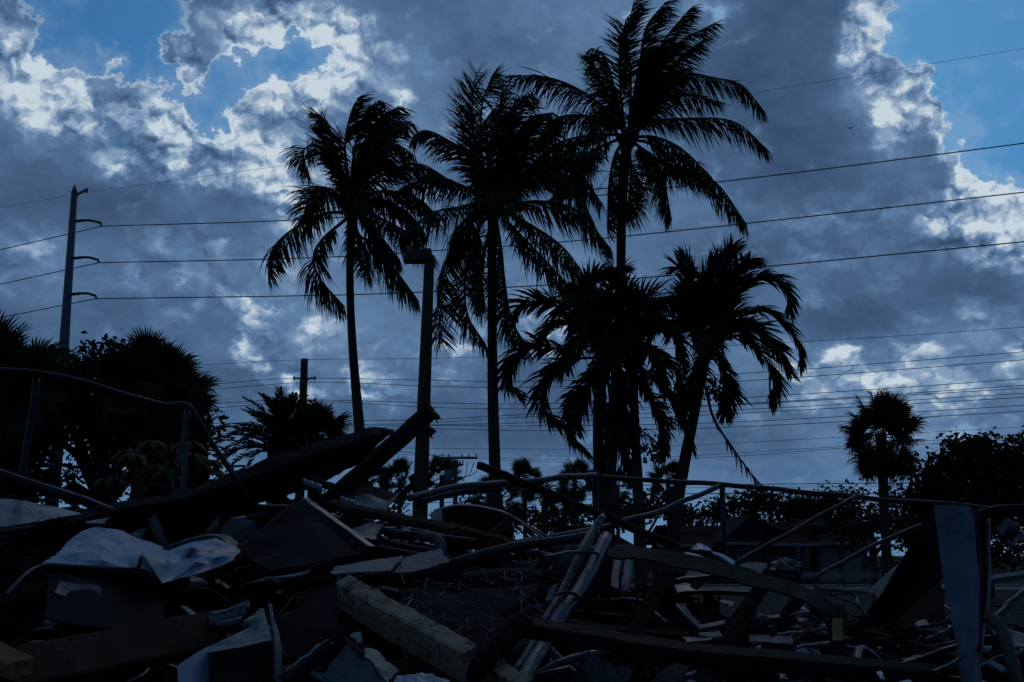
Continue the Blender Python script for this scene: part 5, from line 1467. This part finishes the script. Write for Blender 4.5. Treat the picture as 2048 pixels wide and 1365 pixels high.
pipe('flange', None, None, [(1979, 1040, 3.24), (1977, 1110, 3.21), (1974, 1190, 3.14), (1963, 1325, 3.04), (1957, 1400, 2.95)], 9, 'white_dirty', parent=t, n=6)
sheet('wing', None, None, [[(1872, 1013, 3.12), (1846, 1050, 3.2), (1798, 1132, 3.3), (1722, 1250, 3.4)], [(1880, 1070, 3.1), (1862, 1110, 3.2), (1830, 1165, 3.3), (1760, 1250, 3.4)], [(1893, 1150, 3.08), (1880, 1165, 3.15), (1850, 1190, 3.25), (1785, 1255, 3.35)]], 'dark_sheet', 30, 12, .006, parent=t, seed=83)  # shade on this wing is put in by the dark material
sheet('lit_fold', None, None, [[(1797, 1131, 3.28), (1780, 1158, 3.32), (1757, 1195, 3.36)], [(1790, 1134, 3.4), (1760, 1160, 3.45), (1735, 1182, 3.5)], ], 'grey_sheet', 12, 6, .003, parent=t, seed=84)  # light falling on this fold is painted as a paler grey
sheet('hanging_sheet', 'dim blue panel behind the tall folded sheet', 'sheet', [[(1880, 1160, 3.5), (1850, 1180, 3.5), (1820, 1195, 3.5)], [(1895, 1252, 3.3), (1840, 1255, 3.3), (1770, 1262, 3.3)]], 'dark_sheet', 12, 8, .006, seed=85)
sheet('hub_plate', 'pale square plate with dark round hole at right edge', 'plate', [[(1992, 1052, 2.4), (2012, 1033, 2.42), (2030, 1040, 2.42)], [(2008, 1072, 2.38), (2024, 1060, 2.4), (2040, 1062, 2.4)], [(2030, 1092, 2.36), (2040, 1085, 2.38), (2056, 1078, 2.4)]], 'grey_sheet', 12, 10, .002, seed=86)
o = bpy.data.objects['hub_plate']
c = P(2026, 1062, 2.385)
dv = (Vector((0, 0, CAM_H)) - c).normalized()
shift(MB().tube([c - dv * .01, c + dv * .012], .011, 16), o.location).build('hole', M['black'], o)
pipe('bent_hose', 'dark bent hose arching at the right edge bottom', 'hose', [(1975, 1235, 2.95), (2000, 1260, 2.9), (2020, 1310, 2.85), (2040, 1380, 2.8)], 26, 'black')
beam('board', 'dark strut slanting at the far right edge', 'board', (1990, 1236, 3.3), (2060, 1170, 3.4), 9, .02, 'pipe_dark', roll=.3, seed=240)


# ------------------------------------------------------------------ loose filler wreckage: look-alikes
def bm_board(L, w, h, rng):
    vs, fs = [], []
    for i in range(5):
        x = (i / 4 - .5) * L
        for (y, z) in ((-w, -h), (w, -h), (w, h), (-w, h)):
            e = rng.uniform(-.03, .03) * L * (i in (0, 4))
            vs.append(Vector((x + e, y * .5, z * .5 + .01 * math.sin(i))))
    for i in range(4):
        for k in range(4):
            fs.append((i * 4 + k, i * 4 + (k + 1) % 4, (i + 1) * 4 + (k + 1) % 4, (i + 1) * 4 + k))
    fs += [(3, 2, 1, 0), (16, 17, 18, 19)]
    return MB().add(vs, fs)


def bm_scrap(s, rng):
    n = 6
    vs, fs = [], []
    sd = rng.uniform(0, 50)
    for layer in (0, 1):
        for j in range(n):
            for i in range(n):
                x, y = (i / (n - 1) - .5) * s * rng.uniform(.9, 1.1), (j / (n - 1) - .5) * s * .7
                z = .25 * s * mnoise.noise(Vector((x / s * 2 + sd, y / s * 2, 0))) + .10 * s * abs(mnoise.noise(Vector((x / s * 5 + sd, y / s * 5, 3)))) + (x / s) ** 2 * s * .5 * math.sin(sd)
                vs.append(Vector((x, y, z + layer * .004)))
    o_ = n * n
    for j in range(n - 1):
        for i in range(n - 1):
            a = j * n + i
            fs += [(a, a + n, a + n + 1, a + 1), (o_ + a, o_ + a + 1, o_ + a + n + 1, o_ + a + n)]
    for k in range(n - 1):
        fs += [(k, k + 1, o_ + k + 1, o_ + k), (o_ - n + k, o_ * 2 - n + k, o_ * 2 - n + k + 1, o_ - n + k + 1),
               (k * n, o_ + k * n, o_ + (k + 1) * n, (k + 1) * n), (k * n + n - 1, (k + 1) * n + n - 1, o_ + (k + 1) * n + n - 1, o_ + k * n + n - 1)]
    return MB().add(vs, fs)


def bm_rod(L, r, rng):
    return MB().tube(catmull([(-L / 2, 0, 0), (-L * .15, rng.gauss(0, .05) * L, rng.gauss(0, .03) * L), (L * .2, rng.gauss(0, .05) * L, rng.gauss(0, .03) * L), (L / 2, 0, 0)], 4), r, 7)


def bm_cable(L, r, rng):
    p, d, pts = Vector((-L / 2, 0, 0)), Vector((1, 0, .2)), []
    for i in range(9):
        pts.append(p.copy())
        d = (d + Vector((rng.gauss(.1, .5), rng.gauss(0, .7), rng.gauss(0, .35)))).normalized()
        p = p + d * L / 7
    return MB().tube(catmull(pts, 3), r, 5)


def bm_strip(L, w, rng):
    vs, fs = [], []
    a, tw = rng.uniform(-.7, .7), rng.uniform(-2, 2)
    p = Vector((-L / 2, 0, 0))
    n = 12
    for i in range(n):
        f = i / (n - 1)
        ang = a * f + (.9 if f > .6 else 0) * math.sin(a * 3)
        p = p + Vector((math.cos(ang), 0, math.sin(ang))) * (L / n)
        s_ = Vector((0, math.cos(tw * f), math.sin(tw * f))) * w * .5 * rng.uniform(.8, 1.15)
        vs += [p - s_, p + s_, p + s_ + Z * .004, p - s_ + Z * .004]
    for i in range(n - 1):
        for k in range(4):
            fs.append((i * 4 + k, i * 4 + (k + 1) % 4, (i + 1) * 4 + (k + 1) % 4, (i + 1) * 4 + k))
    fs += [(3, 2, 1, 0), tuple((n - 1) * 4 + k for k in range(4))]
    return MB().add(vs, fs)


def bm_chunk(s, rng):
    vs, fs = [], []
    nu, nv = 8, 6
    sd = rng.uniform(0, 50)
    for j in range(nv):
        th = math.pi * j / (nv - 1)
        for i in range(nu):
            d = Vector((math.sin(th) * math.cos(i * .785), math.sin(th) * math.sin(i * .785), math.cos(th)))
            k = 1 + .5 * mnoise.noise(d * 1.7 + Vector((sd, 0, 0)))
            m_ = max(abs(d.x), abs(d.y), abs(d.z))
            vs.append(d * s * k * (.6 + .4 / max(.6, m_)) * .5)
    for j in range(nv - 1):
        for i in range(nu):
            fs.append((j * nu + i, (j + 1) * nu + i, (j + 1) * nu + (i + 1) % nu, j * nu + (i + 1) % nu))
    return MB().add(vs, fs)


LM = [('the crumpled white sheet', 280, 1110), ('the white casing', 460, 1300), ('the tan beam', 820, 1260), ('the strapped conduits', 1140, 1200), ('the big diagonal pipe', 950, 1115),
      ('the white rounded shell', 940, 1040), ('the folded dark sheet', 570, 1060), ('the square board', 625, 1260), ('the corrugated sheet', 750, 1005), ('the long twisted sheet', 500, 960),
      ('the sloping left pole', 100, 980), ('the lower left lumber', 240, 1290), ('the curved strip', 1450, 1140), ('the yellow label', 1678, 1258), ('the black bent beam', 1400, 1310),
      ('the larger foil lump', 1572, 1140), ('the tall folded sheet', 1920, 1180), ('the plate with the hole', 2024, 1062), ('the bent hose', 2015, 1310), ('the long pale rail', 2000, 1165),
      ('the two upright boards', 1510, 1260), ('the hanging slats', 1245, 1150), ('the wire netting', 950, 1220), ('the mossy chunk', 1332, 1195), ('the slanting brown lath', 1615, 1260), ('the bent rail post', 370, 985),
      ('the flat pale sheet', 735, 1130), ('the teal fragment', 760, 1325), ('the fence frame post', 1448, 1080), ('the slanting angle iron', 1250, 1050), ('the timber end', 10, 1310), ('the dim folded sheet', 160, 1180)]


def whereabouts(v):
    r = v - Vector((0, 0, CAM_H))
    k = r.dot(FW)
    px, py = 1024 + FPX * r.x / k, 682.5 - FPX * r.dot(UP) / k
    nm, x, y = min(LM, key=lambda q: (q[1] - px) ** 2 + (2 * (q[2] - py)) ** 2)
    dx, dy = px - x, 2 * (py - y)
    if abs(dx) > abs(dy):
        return ('right of ' if dx > 0 else 'left of ') + nm
    return ('below ' if dy > 0 else 'above ') + nm


TONE = {'wood_dark': 'black', 'wood_brown': 'brown', 'dark_sheet': 'sooty', 'grey_sheet': 'blue-grey', 'dark_green': 'dark green', 'pipe_dark': 'steel grey', 'black': 'rubbery black', 'white_dirty': 'dirty white', 'white': 'white', 'cream': 'cream'}
rng = random.Random(99)
KINDS = []
for nm, mats, fn, what, cat, grp in [
    ('loose_board', ['wood_dark', 'dark_sheet', 'wood_brown', 'wood_dark'], lambda k: bm_board(.30 + .07 * k, .035 + .009 * ((k * 3) % 8), rng.uniform(.015, .035), rng), 'broken board', 'board', 'loose boards in the heap'),
    ('metal_scrap', ['dark_sheet', 'grey_sheet', 'dark_green', 'grey_sheet'], lambda k: bm_scrap(.14 + .03 * k, rng), 'bent metal scrap', 'scrap', 'loose metal scraps in the heap'),
    ('loose_rod', ['pipe_dark', 'wood_dark', 'pipe_dark', 'grey_sheet'], lambda k: bm_rod(.4 + .08 * k, rng.uniform(.006, .014), rng), 'thin rod', 'rod', 'loose rods in the heap'),
    ('loose_cable', ['black', 'pipe_dark', 'wood_dark', 'pipe_dark'], lambda k: bm_cable(.2 + .04 * k, .003 + .0004 * k, rng), 'curled cable', 'cable', 'loose cables in the heap'),
    ('torn_strip', ['grey_sheet', 'pipe_dark', 'white_dirty', 'dark_sheet'], lambda k: bm_strip(.25 + .05 * k, .015 + .004 * k, rng), 'torn metal strip', 'strip', 'torn strips in the heap'),
    ('pale_chip', ['white_dirty', 'white_shaded', 'cream', 'white_dirty'], lambda k: bm_scrap(.05 + .012 * k, rng), 'chip of sheet', 'chip', 'loose pale chips in the heap')]:
    KINDS.append((nm, [(fn(k).mesh(nm, M[mats[k % 4]]), ('short ' if k < 4 else 'long ') if cat in ('board', 'rod', 'cable', 'strip') else ('small ' if k < 4 else 'wide '), TONE.get(mats[k % 4], 'dull white')) for k in range(8)], what, cat, grp))
LOOSE = []
for k in range(540):
    d = 2.5 + 4.6 * rng.random() ** .8
    px = rng.uniform(-40, 2090)
    x = (px - 1024) / FPX * d
    z = heap_z(x, d)
    pyy = 1111 - (z + .05 - CAM_H) * FPX / d
    if any(x0 < px < x1 and y0 < pyy < y1 and d < dd for x0, x1, y0, y1, dd in ((50, 520, 1030, 1230, 4.6), (330, 580, 1190, 1400, 3.1), (650, 970, 1150, 1370, 3.2), (1020, 1230, 1060, 1400, 3.7), (1840, 2000, 1000, 1400, 3.2), (850, 1040, 1000, 1100, 5.3))):
        continue
    nm, meshes, what, cat, grp = KINDS[rng.choices(range(6), (18, 20, 22, 24, 32, 16))[0]]
    right = x / d > .08
    lift = rng.uniform(-.01, .05) * (.4 if right and d > 4.5 else 1)
    me, size, tone = meshes[rng.randrange(8)]
    o = link(nm, me)
    o.location = (x, d, z + lift + .01)
    tl = .22 if cat in ('board', 'rod') else .4
    o.rotation_euler = (rng.gauss(0, tl), rng.gauss(0, tl), rng.uniform(0, 6.28))
    tag(o, size + tone + ' ' + what + ' ' + whereabouts(o.location), cat, grp)
    LOOSE.append(o)
by = {}
for o in LOOSE:
    by.setdefault(o['label'], []).append(o)
for lab, os_ in by.items():
    n = len(os_)
    if n > 1:
        os_.sort(key=lambda q: q.location.x / q.location.y)
        for i, o in enumerate(os_):
            o['label'] = lab + ', ' + (('left', 'right')[i] + ' one of two' if n == 2 else ('leftmost', 'second', 'third', 'fourth', 'fifth', 'sixth')[i] + ' from left')
lumps = MB()
for k in range(160):
    d = 2.5 + 4.6 * rng.random() ** .8
    x = (rng.uniform(-40, 2090) - 1024) / FPX * d
    c = bm_chunk(rng.uniform(.05, .16), rng)
    z = heap_z(x, d)
    lumps.add([v + Vector((x, d, z + .01)) for v in c.v], c.f)
tag(lumps.build('rubble_lumps', M['rubble']), 'scattered dark lumps of broken rubble across the heap', 'rubble', kind='stuff')
